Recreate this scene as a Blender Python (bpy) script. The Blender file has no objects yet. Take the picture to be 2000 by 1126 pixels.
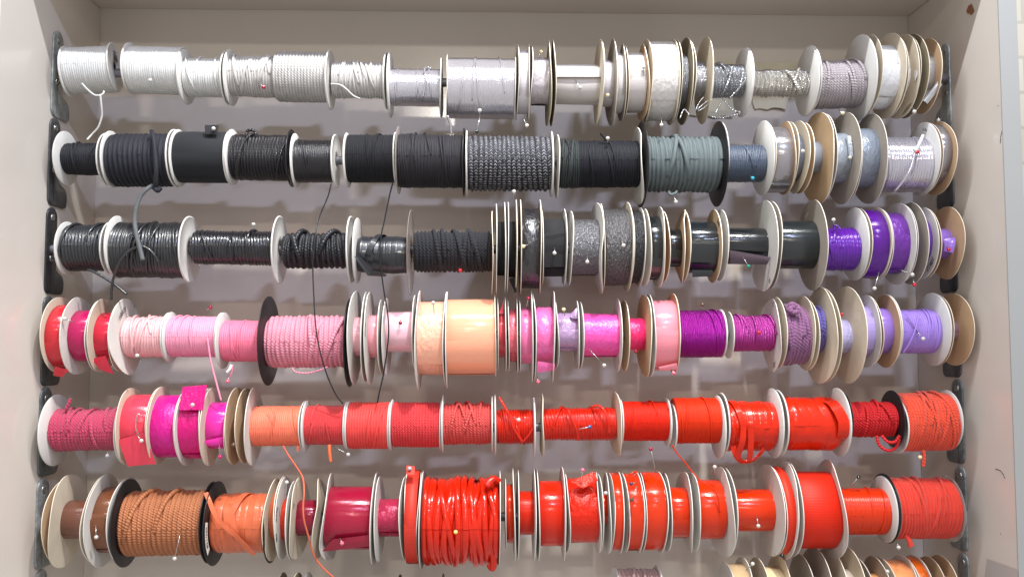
import bpy, math, random
import numpy as np
from mathutils import Vector, Matrix

scene = bpy.context.scene
COL = scene.collection

# ------------------------------------------------------------------ camera, light, exposure
FPX = 1700.0                      # focal length in pixels of the 2000 px wide photograph
D = 1.02                          # metres from the lens to the plane of the rods
TILT, YAW = math.radians(3.6), math.radians(1.5)
U = D / FPX                       # metres per photo pixel in the plane of the rods
fwd = Vector((math.sin(YAW) * math.cos(TILT), math.cos(YAW) * math.cos(TILT), math.sin(TILT)))
right = Vector((math.cos(YAW), -math.sin(YAW), 0.0))
up = right.cross(fwd)
EYE = Vector((0.0, -D, 0.0))

def P(px, py, Y=0.0):
    """world point on the upright plane y = Y seen at photo pixel px, py"""
    d = fwd * FPX + right * (px - 1000.0) + up * (563.0 - py)
    return EYE + d * ((Y - EYE.y) / d.y)

def MPP(px, py, Y=0.0):
    """metres per pixel there"""
    return (P(px, py, Y) - EYE).dot(fwd) / FPX

cam = bpy.data.cameras.new("camera")
cam.sensor_width = 36.0
cam.lens = 36.0 * FPX / 2000.0
cam.clip_start, cam.clip_end = 0.02, 300.0
co = bpy.data.objects.new("camera", cam)
co.matrix_world = Matrix(((right.x, up.x, -fwd.x, EYE.x), (right.y, up.y, -fwd.y, EYE.y), (right.z, up.z, -fwd.z, EYE.z), (0, 0, 0, 1)))
COL.objects.link(co)
scene.camera = co

# the shop's own lights: a dim even room, a long cool tube above the front of the cabinet and two ceiling spots
world = bpy.data.worlds.new("World")
scene.world = world
world.use_nodes = True
bg = world.node_tree.nodes["Background"]
bg.inputs[0].default_value = (1.0, 0.98, 0.96, 1.0)
bg.inputs[1].default_value = 0.56

def lamp(name, typ, loc, energy, color, size, target=None, size_y=None):
    l = bpy.data.lights.new(name, typ)
    l.energy, l.color = energy, color
    if typ == 'AREA':
        l.shape, l.size, l.size_y = 'RECTANGLE', size, size_y
    else:
        l.shadow_soft_size = size
    if typ == 'SPOT':
        l.spot_size, l.spot_blend = math.radians(75), .6
    o = bpy.data.objects.new(name, l)
    o.location = loc
    if target is not None:
        o.rotation_euler = (Vector(loc) - Vector(target)).to_track_quat('Z', 'Y').to_euler()
    COL.objects.link(o)
    return o
lamp("tube_light", 'AREA', (0.06, -.37, .83), 9.0, (.9, .95, 1.0), 1.2, (0.06, 0, 0), .011)
k_ = lamp("ceiling_spot", 'SPOT', (.28, -.78, 1.45), 92.0, (1.0, .97, .92), .03, (-.06, 0, -.16))
k_.data.spot_size = math.radians(40)
lamp("ceiling_light", 'AREA', (.42, -1.47, 1.22), 11.0, (.6, .69, 1.0), .16, (0, 0, 0), .05)
lamp("ceiling_light", 'AREA', (-.1, -2.6, 1.0), 9.0, (1.0, .92, .8), .26, (0, 0, 0), .06)

scene.view_settings.view_transform = 'Standard'
scene.view_settings.look = 'None'
scene.view_settings.exposure = 0.26
scene.view_settings.gamma = 1.0
scene.view_settings.use_curve_mapping = False
scene.cycles.max_bounces = 8
scene.cycles.diffuse_bounces = 5
scene.cycles.glossy_bounces = 4
scene.cycles.transmission_bounces = 4
scene.cycles.use_denoising = True
scene.cycles.sample_clamp_indirect = 4.0

# ------------------------------------------------------------------ materials
def lin(c):
    return tuple((v / 255 / 12.92 if v / 255 <= 0.04045 else ((v / 255 + 0.055) / 1.055) ** 2.4) for v in c) + (1.0,)

class NT:
    def __init__(s, name):
        s.m = bpy.data.materials.new(name)
        s.m.use_nodes = True
        s.t = s.m.node_tree
        s.b = s.t.nodes["Principled BSDF"]
    def n(s, typ, **kw):
        x = s.t.nodes.new(typ)
        for k, v in kw.items():
            setattr(x, k, v)
        return x
    def l(s, a, b):
        s.t.links.new(a, b)
    def math(s, op, a, b=None):
        x = s.n("ShaderNodeMath", operation=op)
        for i, v in enumerate((a, b)):
            if v is None:
                continue
            if isinstance(v, (int, float)):
                x.inputs[i].default_value = v
            else:
                s.l(v, x.inputs[i])
        return x.outputs[0]
    def noise(s, scale, detail=3.0, vec=None, rough=0.55):
        x = s.n("ShaderNodeTexNoise")
        x.inputs["Scale"].default_value = scale
        x.inputs["Detail"].default_value = detail
        x.inputs["Roughness"].default_value = rough
        if vec is None:
            tc = s.n("ShaderNodeTexCoord")
            vec = tc.outputs["Object"]
        s.l(vec, x.inputs["Vector"])
        return x.outputs["Fac"]
    def mix(s, fac, a, b):
        x = s.n("ShaderNodeMix", data_type='RGBA')
        if isinstance(fac, (int, float)):
            x.inputs[0].default_value = fac
        else:
            s.l(fac, x.inputs[0])
        for i, v in ((6, a), (7, b)):
            if isinstance(v, tuple):
                x.inputs[i].default_value = v
            else:
                s.l(v, x.inputs[i])
        return x.outputs[2]
    def ramp(s, fac, lo, hi):
        x = s.n("ShaderNodeMapRange")
        s.l(fac, x.inputs[0])
        x.inputs[1].default_value, x.inputs[2].default_value = lo, hi
        return x.outputs[0]
    def bump(s, h, strength, dist):
        x = s.n("ShaderNodeBump")
        x.inputs["Strength"].default_value = strength
        x.inputs["Distance"].default_value = dist
        s.l(h, x.inputs["Height"])
        s.l(x.outputs[0], s.b.inputs["Normal"])
    def uv(s):
        x = s.n("ShaderNodeUVMap")
        y = s.n("ShaderNodeSeparateXYZ")
        s.l(x.outputs[0], y.inputs[0])
        return x.outputs[0], y.outputs[0], y.outputs[1]
    def stretch(s, sx, sy):
        u = s.n("ShaderNodeUVMap")
        x = s.n("ShaderNodeMapping")
        x.inputs["Scale"].default_value = (sx, sy, 1)
        s.l(u.outputs[0], x.inputs["Vector"])
        return x.outputs[0]

def scaled(c, k):
    return tuple(min(1.0, v * k) for v in c[:3]) + (1.0,)

_mats = {}
def mat(kind, col, rough=None):
    """kind of thread, ribbon, card, plastic or metal; col in sRGB"""
    key = (kind, tuple(col), rough)
    if key in _mats:
        return _mats[key]
    N = NT("%s_%d_%d_%d" % ((kind,) + tuple(col)))
    c = lin(col)
    if kind not in ('card', 'plastic', 'panel', 'metal', 'steel', 'ink', 'tag'):
        lum = .25 * c[0] + .6 * c[1] + .15 * c[2]
        if max(col) - min(col) > 180:
            c = tuple(max(.003, lum + (v - lum) * 1.04) for v in c[:3]) + (1.0,)
            k_sat = min(1.0, .6 / max(c[:3]))
            c = tuple(v * k_sat for v in c[:3]) + (1.0,)
    b = N.b
    R = {'matte': .75, 'wax': .3, 'thread': .42, 'twist': .55, 'braid': .5, 'jute': .9, 'metalthread': .32, 'leather': .38, 'satin': .22, 'silk': .22,
         'sheer': .27, 'velvet': .85, 'grosgrain': .5, 'jelly': .18, 'card': .75, 'plastic': .42, 'gloss': .12, 'metal': .4, 'steel': .25,
         'panel': .18, 'clear': .25, 'chevron': .5, 'ink': .6, 'laminate': .33, 'knit': .6, 'lurex': .3, 'metalbraid': .24, 'tag': .8}[kind]
    b.inputs["Roughness"].default_value = R if rough is None else rough
    if kind in ('thread', 'wax', 'satin', 'sheer', 'leather', 'twist', 'braid', 'grosgrain', 'knit', 'matte', 'jute', 'velvet', 'jelly') and max(col) - min(col) > 60:
        mx = max(c[:3])
        tb = .55 if kind == 'satin' else .3
        b.inputs['Specular Tint'].default_value = tuple(tb + (1 - tb) * (v / mx) ** .6 for v in c[:3]) + (1.0,)
    nz = N.noise(90.0, 4.0)
    var = N.mix(N.ramp(nz, .3, .75), scaled(c, .86), scaled(c, 1.1))
    if kind in ('matte', 'wax', 'thread', 'knit'):
        f = N.noise(1.0, 3.0, N.stretch(.35, 9.0))
        col2 = N.mix(N.ramp(f, .32, .7), scaled(c, .8), scaled(c, 1.12))
        N.l(N.mix(.5, var, col2), b.inputs["Base Color"])
        N.bump(N.noise(1.0, 2.0, N.stretch(1.6, 5.0)), .45, .0007)
        if kind == 'wax':
            b.inputs['Coat Weight'].default_value = .6
            b.inputs['Coat Roughness'].default_value = .08
        if kind == 'thread':
            b.inputs["Specular IOR Level"].default_value = .55
        if kind in ('matte', 'knit'):
            b.inputs["Specular IOR Level"].default_value = .25
            b.inputs["Sheen Weight"].default_value = .25 if sum(col) > 300 else .04
    elif kind in ('twist', 'braid', 'metalthread', 'chevron', 'jute', 'metalbraid'):
        uvv, u, v = N.uv()
        fr = N.math('FRACT', v)
        if kind in ('braid', 'chevron', 'metalbraid'):
            fr2 = N.math('MULTIPLY', N.math('ABSOLUTE', N.math('SUBTRACT', fr, .5)), 2.0)
            per = {'braid': 3.4, 'chevron': 3.7, 'metalbraid': 3.2}[kind]
            ph = N.math('ADD', N.math('MULTIPLY', u, 1 / per), N.math('MULTIPLY', fr2, .75))
        elif kind == 'metalthread':
            ph = N.math('ADD', N.math('MULTIPLY', u, 1 / 1.5), N.math('MULTIPLY', v, 1.37))
        else:
            per = 3.2 if kind == 'twist' else 3.8
            ph = N.math('ADD', N.math('MULTIPLY', u, 1 / per), N.math('MULTIPLY', fr, 1.0))
        ph = N.math('ADD', ph, N.math('MULTIPLY', N.noise(1.0, 2.0, N.stretch(.12, 1.0)), .8))
        s = N.math('SINE', N.math('MULTIPLY', ph, 2 * math.pi))
        h = N.math('ADD', N.math('MULTIPLY', s, .5), .5)
        if kind == 'chevron':
            pale = N.mix(N.noise(1.0, 1.0, N.stretch(.9, 2.0)), (.52, .51, .46, 1), (.2, .2, .34, 1))
            msk = N.math('MULTIPLY', N.ramp(s, .4, .7), N.math('SUBTRACT', 1.0, N.ramp(fr2, .72, .86)))
            msk = N.math('MULTIPLY', msk, N.ramp(N.noise(1.0, 1.0, N.stretch(.45, 1.3)), .34, .56))
            N.l(N.mix(msk, c, pale), b.inputs["Base Color"])
        else:
            N.l(N.mix(N.ramp(h, .0, .35), scaled(c, .8 if kind == 'jute' else .55), var), b.inputs["Base Color"])  # hollows between the strands darkened in the colour, standing in for crevice shade
        if kind == 'metalbraid':
            b.inputs["Metallic"].default_value = .92
            h = N.math('MULTIPLY', h, 2.2)
        if kind == 'metalthread':
            b.inputs["Metallic"].default_value = .75
            g = N.noise(1.0, 1.0, N.stretch(2.2, 3.0))
            h = N.math('ADD', N.math('MULTIPLY', h, .5), g)
        if kind == 'jute':
            h = N.math('ADD', h, N.noise(1.0, 4.0, N.stretch(1.0, 4.0)))
            b.inputs["Sheen Weight"].default_value = .3 if sum(col) > 300 else .05
        N.bump(h, .8, .0006)
    elif kind == 'lurex':
        f = N.noise(1.0, 4.0, N.stretch(.45, 1.5), .75)
        N.l(N.mix(N.ramp(f, .42, .62), scaled(c, .45), scaled(c, 2.2)), b.inputs["Base Color"])
        b.inputs["Metallic"].default_value = .7
        N.bump(N.math('ADD', N.noise(1.0, 3.0, N.stretch(.16, .34)), N.math('MULTIPLY', f, .25)), 1.0, .0042)
    elif kind == 'leather':
        N.l(var, b.inputs["Base Color"])
        b.inputs['Coat Weight'].default_value = .3
        b.inputs['Coat Roughness'].default_value = .12
        b.inputs["Specular IOR Level"].default_value = .6
        N.bump(N.noise(260.0, 4.0), .3, .0006)
    elif kind in ('satin', 'sheer', 'velvet', 'grosgrain', 'silk'):
        f = N.noise(1.0, 3.0, N.stretch(.15 if kind != 'grosgrain' else 2.4, 2.5 if kind != 'grosgrain' else .1))
        N.l(N.mix(N.ramp(f, .25, .75), scaled(c, .92), scaled(c, 1.06)), b.inputs["Base Color"])
        if kind in ('satin', 'silk'):
            b.inputs["Metallic"].default_value = .72 if kind == 'silk' else 0
            b.inputs["Specular IOR Level"].default_value = .8
            b.inputs["Anisotropic"].default_value = .93
            b.inputs["Anisotropic Rotation"].default_value = .25
            tg = N.n('ShaderNodeTangent', direction_type='UV_MAP'); tg.uv_map = 'UVMap'
            N.l(tg.outputs[0], b.inputs['Tangent'])
            w = N.math('ADD', N.noise(1.0, 2.0, N.stretch(.4, .07)), N.math('MULTIPLY', N.noise(1.0, 1.0, N.stretch(2.0, .9)), .12))
            N.bump(w, .2, .0008)
        elif kind == 'sheer':
            b.inputs["Specular IOR Level"].default_value = 1.0
            w = N.math('ADD', N.noise(1.0, 2.0, N.stretch(.11, .2), .5), N.math('MULTIPLY', N.noise(1.0, 2.0, N.stretch(.55, .9)), .22))
            N.bump(w, .8, .0021)
        elif kind == 'velvet':
            b.inputs["Sheen Weight"].default_value = .3 if sum(col) > 300 else .03
            N.bump(N.noise(1.0, 2.0, N.stretch(1.5, 1.5)), .4, .0005)
        else:
            _, u, v = N.uv()
            N.bump(N.math('SINE', N.math('MULTIPLY', u, 2 * math.pi / 1.7)), .3, .00018)
            b.inputs['Specular IOR Level'].default_value = .8
    elif kind == 'jelly':
        b.inputs["Base Color"].default_value = c
        b.inputs["Subsurface Weight"].default_value = .25
        b.inputs["Subsurface Radius"].default_value = (.004, .001, .0006)
        N.bump(N.noise(230.0, 2.0), .5, .0012)
        b.inputs['Coat Weight'].default_value = .6
        b.inputs['Coat Roughness'].default_value = .06
    elif kind == 'card':
        big = N.noise(38.0, 5.0)
        N.l(N.mix(N.ramp(big, .35, .75), scaled(c, .9), scaled(c, 1.05)), b.inputs["Base Color"])
        N.bump(N.noise(160.0, 4.0), .25, .0006)
        b.inputs["Specular IOR Level"].default_value = .3
    elif kind == 'plastic':
        N.l(N.mix(N.ramp(N.noise(55.0, 5.0), .5, .8), c, scaled(c, .88)), b.inputs["Base Color"])
        N.bump(N.noise(70.0, 2.0), .08, .001)
        b.inputs["Subsurface Weight"].default_value = .08
        b.inputs["Subsurface Radius"].default_value = (.002, .002, .002)
    elif kind == 'clear':
        b.inputs["Base Color"].default_value = c
        b.inputs["Transmission Weight"].default_value = .55
        b.inputs["IOR"].default_value = 1.15
    elif kind in ('metal', 'steel'):
        N.l(N.mix(N.ramp(N.noise(70.0, 6.0, None, .7), .42, .62), scaled(c, .6), scaled(c, 1.15)), b.inputs["Base Color"])
        b.inputs["Metallic"].default_value = .85 if kind == 'steel' else .25
        N.bump(N.noise(150.0, 4.0), .15, .0006)
    elif kind in ('panel', 'laminate'):
        f = N.noise(2.3, 6.0)
        g = N.noise(900.0, 2.0)
        a = N.mix(N.ramp(f, .3, .75), scaled(c, .93), scaled(c, 1.04))
        N.l(N.mix(N.math('MULTIPLY', N.ramp(g, .55, .8), .08), a, scaled(c, .7)), b.inputs["Base Color"])
        N.bump(N.noise(420.0, 3.0), .06, .0006)
        rr = N.math('ADD', N.math('MULTIPLY', N.noise(3.0, 2.0), .07), b.inputs["Roughness"].default_value - .06)
        N.l(rr, b.inputs["Roughness"])
    else:
        N.l(var, b.inputs["Base Color"])
        if kind == 'gloss':
            b.inputs["Coat Weight"].default_value = .4
    _mats[key] = N.m
    return N.m

# ------------------------------------------------------------------ mesh helpers
class MB:
    """collects vertices, quads and uvs; build() links them as one mesh object"""
    def __init__(s):
        s.V, s.F, s.T, s.M, s.n = [], [], [], [], 0
    def grid(s, V, uv=None, mi=0, flip=False):
        ni, nj = V.shape[:2]
        idx = np.arange(ni * nj).reshape(ni, nj) + s.n
        q = np.stack([idx[:-1, :-1], idx[1:, :-1], idx[1:, 1:], idx[:-1, 1:]], -1).reshape(-1, 4)
        if flip:
            q = q[:, ::-1]
        s.V.append(V.reshape(-1, 3)); s.F.append(q)
        s.T.append(np.zeros((ni * nj, 2)) if uv is None else uv.reshape(-1, 2))
        s.M.append(np.full(len(q), mi)); s.n += ni * nj
    def tube(s, pts, r, sides=8, mi=0, caps=True):
        p = np.asarray(pts, float)
        r = np.broadcast_to(np.asarray(r, float), (len(p),))
        t = np.gradient(p, axis=0)
        t /= np.linalg.norm(t, axis=1)[:, None] + 1e-12
        a = np.array([0., 1., 0.]) if abs(t[0][1]) < .8 else np.array([1., 0., 0.])
        rows = []
        ang = np.linspace(0, 2 * np.pi, sides + 1)
        for i in range(len(p)):
            a = a - t[i] * a.dot(t[i]); a /= np.linalg.norm(a) + 1e-12
            bb = np.cross(t[i], a)
            rows.append(p[i] + r[i] * (np.cos(ang)[:, None] * a + np.sin(ang)[:, None] * bb))
        if caps:
            rows = [np.repeat(p[:1], sides + 1, 0)] + rows + [np.repeat(p[-1:], sides + 1, 0)]
        V = np.array(rows)
        L = np.concatenate([[0], np.cumsum(np.linalg.norm(np.diff(V.mean(1), axis=0), axis=1))]) * 1000
        uv = np.stack(np.broadcast_arrays(L[:, None], ang[None] / 6.283), -1)
        s.grid(V, uv, mi)
    def lathe(s, prof, segs=48, mi=0, c=(0, 0, 0), axis='x', phase=0.0):
        prof = np.asarray(prof, float)
        a = np.linspace(0, 2 * np.pi, segs + 1) + phase
        x = np.repeat(prof[:, :1], segs + 1, 1)
        y = -prof[:, 1:2] * np.cos(a); z = prof[:, 1:2] * np.sin(a)
        V = np.stack([x, y, z], -1)
        if axis == 'y':
            V = V[..., [1, 0, 2]]
        if axis == 'z':
            V = V[..., [1, 2, 0]]
        s.grid(V + np.array(c), None, mi)
    def box(s, lo, hi, mi=0, bev=0.0):
        (x0, y0, z0), (x1, y1, z1) = lo, hi
        c = np.array([[x0, y0, z0], [x1, y0, z0], [x1, y1, z0], [x0, y1, z0], [x0, y0, z1], [x1, y0, z1], [x1, y1, z1], [x0, y1, z1]])
        f = np.array([[0, 3, 2, 1], [4, 5, 6, 7], [0, 1, 5, 4], [1, 2, 6, 5], [2, 3, 7, 6], [3, 0, 4, 7]]) + s.n
        s.V.append(c); s.F.append(f); s.T.append(np.zeros((8, 2))); s.M.append(np.full(6, mi)); s.n += 8
    def ball(s, c, r, n=10, mi=0):
        t = np.linspace(-np.pi / 2, np.pi / 2, n)
        s.lathe(np.stack([np.sin(t) * r, np.cos(t) * r], -1), 14, mi, c)
    def xf(s, mtx):
        m = np.array(mtx)
        s.V = [v @ m.T for v in s.V]
    def build(s, name, mats, parent=None, smooth=True, loc=(0, 0, 0), bevel=0.0):
        V = np.concatenate(s.V); F = np.concatenate(s.F); T = np.concatenate(s.T); M = np.concatenate(s.M)
        me = bpy.data.meshes.new(name)
        me.vertices.add(len(V)); me.vertices.foreach_set("co", V.astype(np.float32).ravel())
        me.loops.add(F.size); me.loops.foreach_set("vertex_index", F.astype(np.int32).ravel())
        me.polygons.add(len(F)); me.polygons.foreach_set("loop_start", np.arange(0, F.size, 4, dtype=np.int32))
        for m in (mats if isinstance(mats, (list, tuple)) else [mats]):
            me.materials.append(m)
        me.polygons.foreach_set("material_index", M.astype(np.int32))
        me.polygons.foreach_set("use_smooth", np.full(len(F), smooth))
        uvl = me.uv_layers.new(name="UVMap")
        uvl.data.foreach_set("uv", T[F.ravel()].astype(np.float32).ravel())
        me.update(calc_edges=True); me.validate()
        o = bpy.data.objects.new(name, me)
        COL.objects.link(o)
        o.location = loc
        if parent is not None:
            o.parent = parent
        if bevel:
            mo = o.modifiers.new("bevel", 'BEVEL'); mo.width = bevel; mo.segments = 2
        return o

def smooth_path(pts, n=8):
    """Catmull-Rom through the points"""
    p = np.asarray(pts, float)
    q = np.vstack([2 * p[0] - p[1], p, 2 * p[-1] - p[-2]])
    out = []
    for i in range(1, len(q) - 2):
        t = np.linspace(0, 1, n, endpoint=False)[:, None]
        a, b, c, d = q[i - 1], q[i], q[i + 1], q[i + 2]
        out.append(.5 * (2 * b + (c - a) * t + (2 * a - 5 * b + 4 * c - d) * t ** 2 + (3 * b - a - 3 * c + d) * t ** 3))
    return np.vstack(out + [p[-1:]])

def path(pts, n=8):
    """photo pixels with the distance in pixels before the rods -> world points"""
    return smooth_path([tuple(P(x, y, -d * U)) for x, y, d in pts], n)

def empty(name, loc, label, cat, group=None):
    o = bpy.data.objects.new(name, None)
    o.empty_display_size = .02
    COL.objects.link(o)
    o.location = loc
    o["label"] = label; o["category"] = cat
    if group:
        o["group"] = group
    return o

def snoise(rng, x, th, kx, km, n=5):
    """smooth noise over the drum, periodic in th"""
    s = 0
    for _ in range(n):
        s = s + np.sin(rng.uniform(-kx, kx) * x + rng.integers(-km, km + 1) * th + rng.uniform(0, 6.28))
    return s / n

# ------------------------------------------------------------------ what is wound on a spool
def wind(mb, L, r, kind, rng, pitch=4.0, mess=.3, strands=0, lump=0.0, mi=0, depth=.8):
    """turns wound between x = 0 and x = L with outer radius r (metres); pitch in photo pixels"""
    segs = 56
    th = np.linspace(0, 2 * np.pi, segs + 1)
    if kind in ('cord', 'band'):
        p = pitch * (1.2 if pitch < 5.5 else 1.0) * U
        nt = max(2, int(round(L / p))); p = L / nt
        ppt = 7 if nt < 22 else 5
        if kind == 'band':
            ppt = 9
        ni = nt * ppt + 1
        x = np.linspace(0, L, ni)
        X, T = np.meshgrid(x, th, indexing='ij')
        ph = X / p + mess * 1.6 * snoise(rng, X / p, T, .45, 2) + mess * .5 * snoise(rng, X / p, T, 1.2, 3) + T / (2 * np.pi)
        fr = ph - np.floor(ph)
        k = np.floor(ph).astype(int) % 997
        tab = rng.uniform(-1, 1, 997)
        if kind == 'cord':
            a = p * depth
            prof = a * (np.sqrt(np.maximum(0, 1 - ((2 * fr - 1) * .985) ** 2)) - 1)
            prof = prof + tab[k] * p * (.07 + .14 * mess)
        else:
            e = np.minimum(fr, 1 - fr)
            prof = -1.6 * U * (1 - np.clip(e / .07, 0, 1)) ** 1.5 + tab[k] * U * 1.1 + (fr - .5) * tab[(k + 7) % 997] * U * 2.2
        lumps = snoise(rng, X / L, T * 0, 7, 0) * lump * U * 3 + mess * p * .25 * snoise(rng, X / p, T, .3, 3)
        Rr = r + prof + lumps - p * .1
        endk = np.clip(np.minimum(X, L - X) / (p * .9), 0, 1)
        Rr = Rr - (1 - endk) ** 2 * p * .5
        V = np.stack([X, -Rr * np.cos(T), Rr * np.sin(T)], -1)
        uv = np.stack([T * r * 1000, ph], -1)
        cap = lambda i: np.stack([np.full(segs + 1, x[i]), -.45 * r * np.cos(th), .45 * r * np.sin(th)], -1)
        V = np.concatenate([cap(0)[None], V, cap(-1)[None]]); uv = np.concatenate([uv[:1], uv, uv[-1:]])
        mb.grid(V, uv, mi)
        for _ in range(strands):
            w = min(.5 * L, rng.uniform(1.5, 7) * p) * rng.choice([-1, 1])
            x0 = rng.uniform(.08, .92) * L
            t0 = rng.uniform(-1.5, .2)
            t = np.linspace(t0, t0 + rng.uniform(1.6, 3.2), 26)
            xs = np.clip(x0 + w * (t - t.mean()) / 3.0, p * .5, L - p * .5)
            rr = r + p * (.0 if kind == 'cord' else .02) + np.sin(np.linspace(0, np.pi, 26)) * p * .22 - np.cos(np.linspace(0, np.pi, 26)) ** 8 * p * .5
            if kind == 'cord':
                mb.tube(np.stack([xs, -rr * np.cos(t), rr * np.sin(t)], -1), p * .46, 7, mi)
            else:
                strap(mb, np.stack([xs, -(rr + U) * np.cos(t), (rr + U) * np.sin(t)], -1), p * .46, mi)
    elif kind == 'ribbon':
        ni = max(5, int(L / (3 * U)))
        x = np.linspace(0, L, ni)
        X, T = np.meshgrid(x, th, indexing='ij')
        w = snoise(rng, X / L, T, 5, 3, 6) * mess * 2.2 * U + np.cos(T * 1.0 + rng.uniform(0, 6)) * mess * U
        Rr = r + w
        t0 = rng.uniform(3.6, 5.6)
        V = np.stack([X, -Rr * np.cos(T), Rr * np.sin(T)], -1)
        uv = np.stack([T * r * 1000, X * 1000], -1)
        cap = lambda i: np.stack([np.full(segs + 1, x[i]), -.4 * r * np.cos(th), .4 * r * np.sin(th)], -1)
        mb.grid(V, uv, mi)
        mb.grid(np.stack([cap(0), V[0]]), None, mi); mb.grid(np.stack([V[-1], cap(-1)]), None, mi)
        # outermost turn ends in a step
        t = np.linspace(t0 - 5.2, t0, 60)
        xs = np.linspace(.015, .985, max(5, int(L / (3 * U)))) * L
        Xo, To = np.meshgrid(xs, t, indexing='ij')
        ro = r + .8 * U + snoise(rng, Xo / L, To, 5, 3, 6) * mess * 1.4 * U
        ro = ro - np.clip((t0 - 5.2 + .5 - To) / .5, 0, 1) * 1.5 * U
        O = np.stack([Xo, -ro * np.cos(To), ro * np.sin(To)], -1); ri = r - .4 * U
        I = np.stack([Xo, -ri * np.cos(To), ri * np.sin(To)], -1)
        mb.grid(O, np.stack([To * r * 1000, Xo * 1000], -1), mi)
        mb.grid(np.stack([I[0], O[0]]), None, mi); mb.grid(np.stack([O[-1], I[-1]]), None, mi); mb.grid(np.stack([O[:, -1], I[:, -1]]), None, mi)
    elif kind == 'jelly':
        b.inputs["Base Color"].default_value = c
        b.inputs["Subsurface Weight"].default_value = .25
        b.inputs["Subsurface Radius"].default_value = (.004, .001, .0006)
        N.bump(N.noise(230.0, 2.0), .5, .0012)
        b.inputs['Coat Weight'].default_value = .6
        b.inputs['Coat Roughness'].default_value = .06
    elif kind == 'card':
        big = N.noise(38.0, 5.0)
        N.l(N.mix(N.ramp(big, .35, .75), scaled(c, .9), scaled(c, 1.05)), b.inputs["Base Color"])
        N.bump(N.noise(160.0, 4.0), .25, .0006)
        b.inputs["Specular IOR Level"].default_value = .3
    elif kind == 'plastic':
        N.l(N.mix(N.ramp(N.noise(55.0, 5.0), .5, .8), c, scaled(c, .88)), b.inputs["Base Color"])
        N.bump(N.noise(70.0, 2.0), .08, .001)
        b.inputs["Subsurface Weight"].default_value = .08
        b.inputs["Subsurface Radius"].default_value = (.002, .002, .002)
    elif kind == 'clear':
        b.inputs["Base Color"].default_value = c
        b.inputs["Transmission Weight"].default_value = .55
        b.inputs["IOR"].default_value = 1.15
    elif kind in ('metal', 'steel'):
        N.l(N.mix(N.ramp(N.noise(70.0, 6.0, None, .7), .42, .62), scaled(c, .6), scaled(c, 1.15)), b.inputs["Base Color"])
        b.inputs["Metallic"].default_value = .85 if kind == 'steel' else .25
        N.bump(N.noise(150.0, 4.0), .15, .0006)
    elif kind in ('panel', 'laminate'):
        f = N.noise(2.3, 6.0)
        g = N.noise(900.0, 2.0)
        a = N.mix(N.ramp(f, .3, .75), scaled(c, .93), scaled(c, 1.04))
        N.l(N.mix(N.math('MULTIPLY', N.ramp(g, .55, .8), .08), a, scaled(c, .7)), b.inputs["Base Color"])
        N.bump(N.noise(420.0, 3.0), .06, .0006)
        rr = N.math('ADD', N.math('MULTIPLY', N.noise(3.0, 2.0), .07), b.inputs["Roughness"].default_value - .06)
        N.l(rr, b.inputs["Roughness"])
    else:
        N.l(var, b.inputs["Base Color"])
        if kind == 'gloss':
            b.inputs["Coat Weight"].default_value = .4
    _mats[key] = N.m
    return N.m

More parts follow.
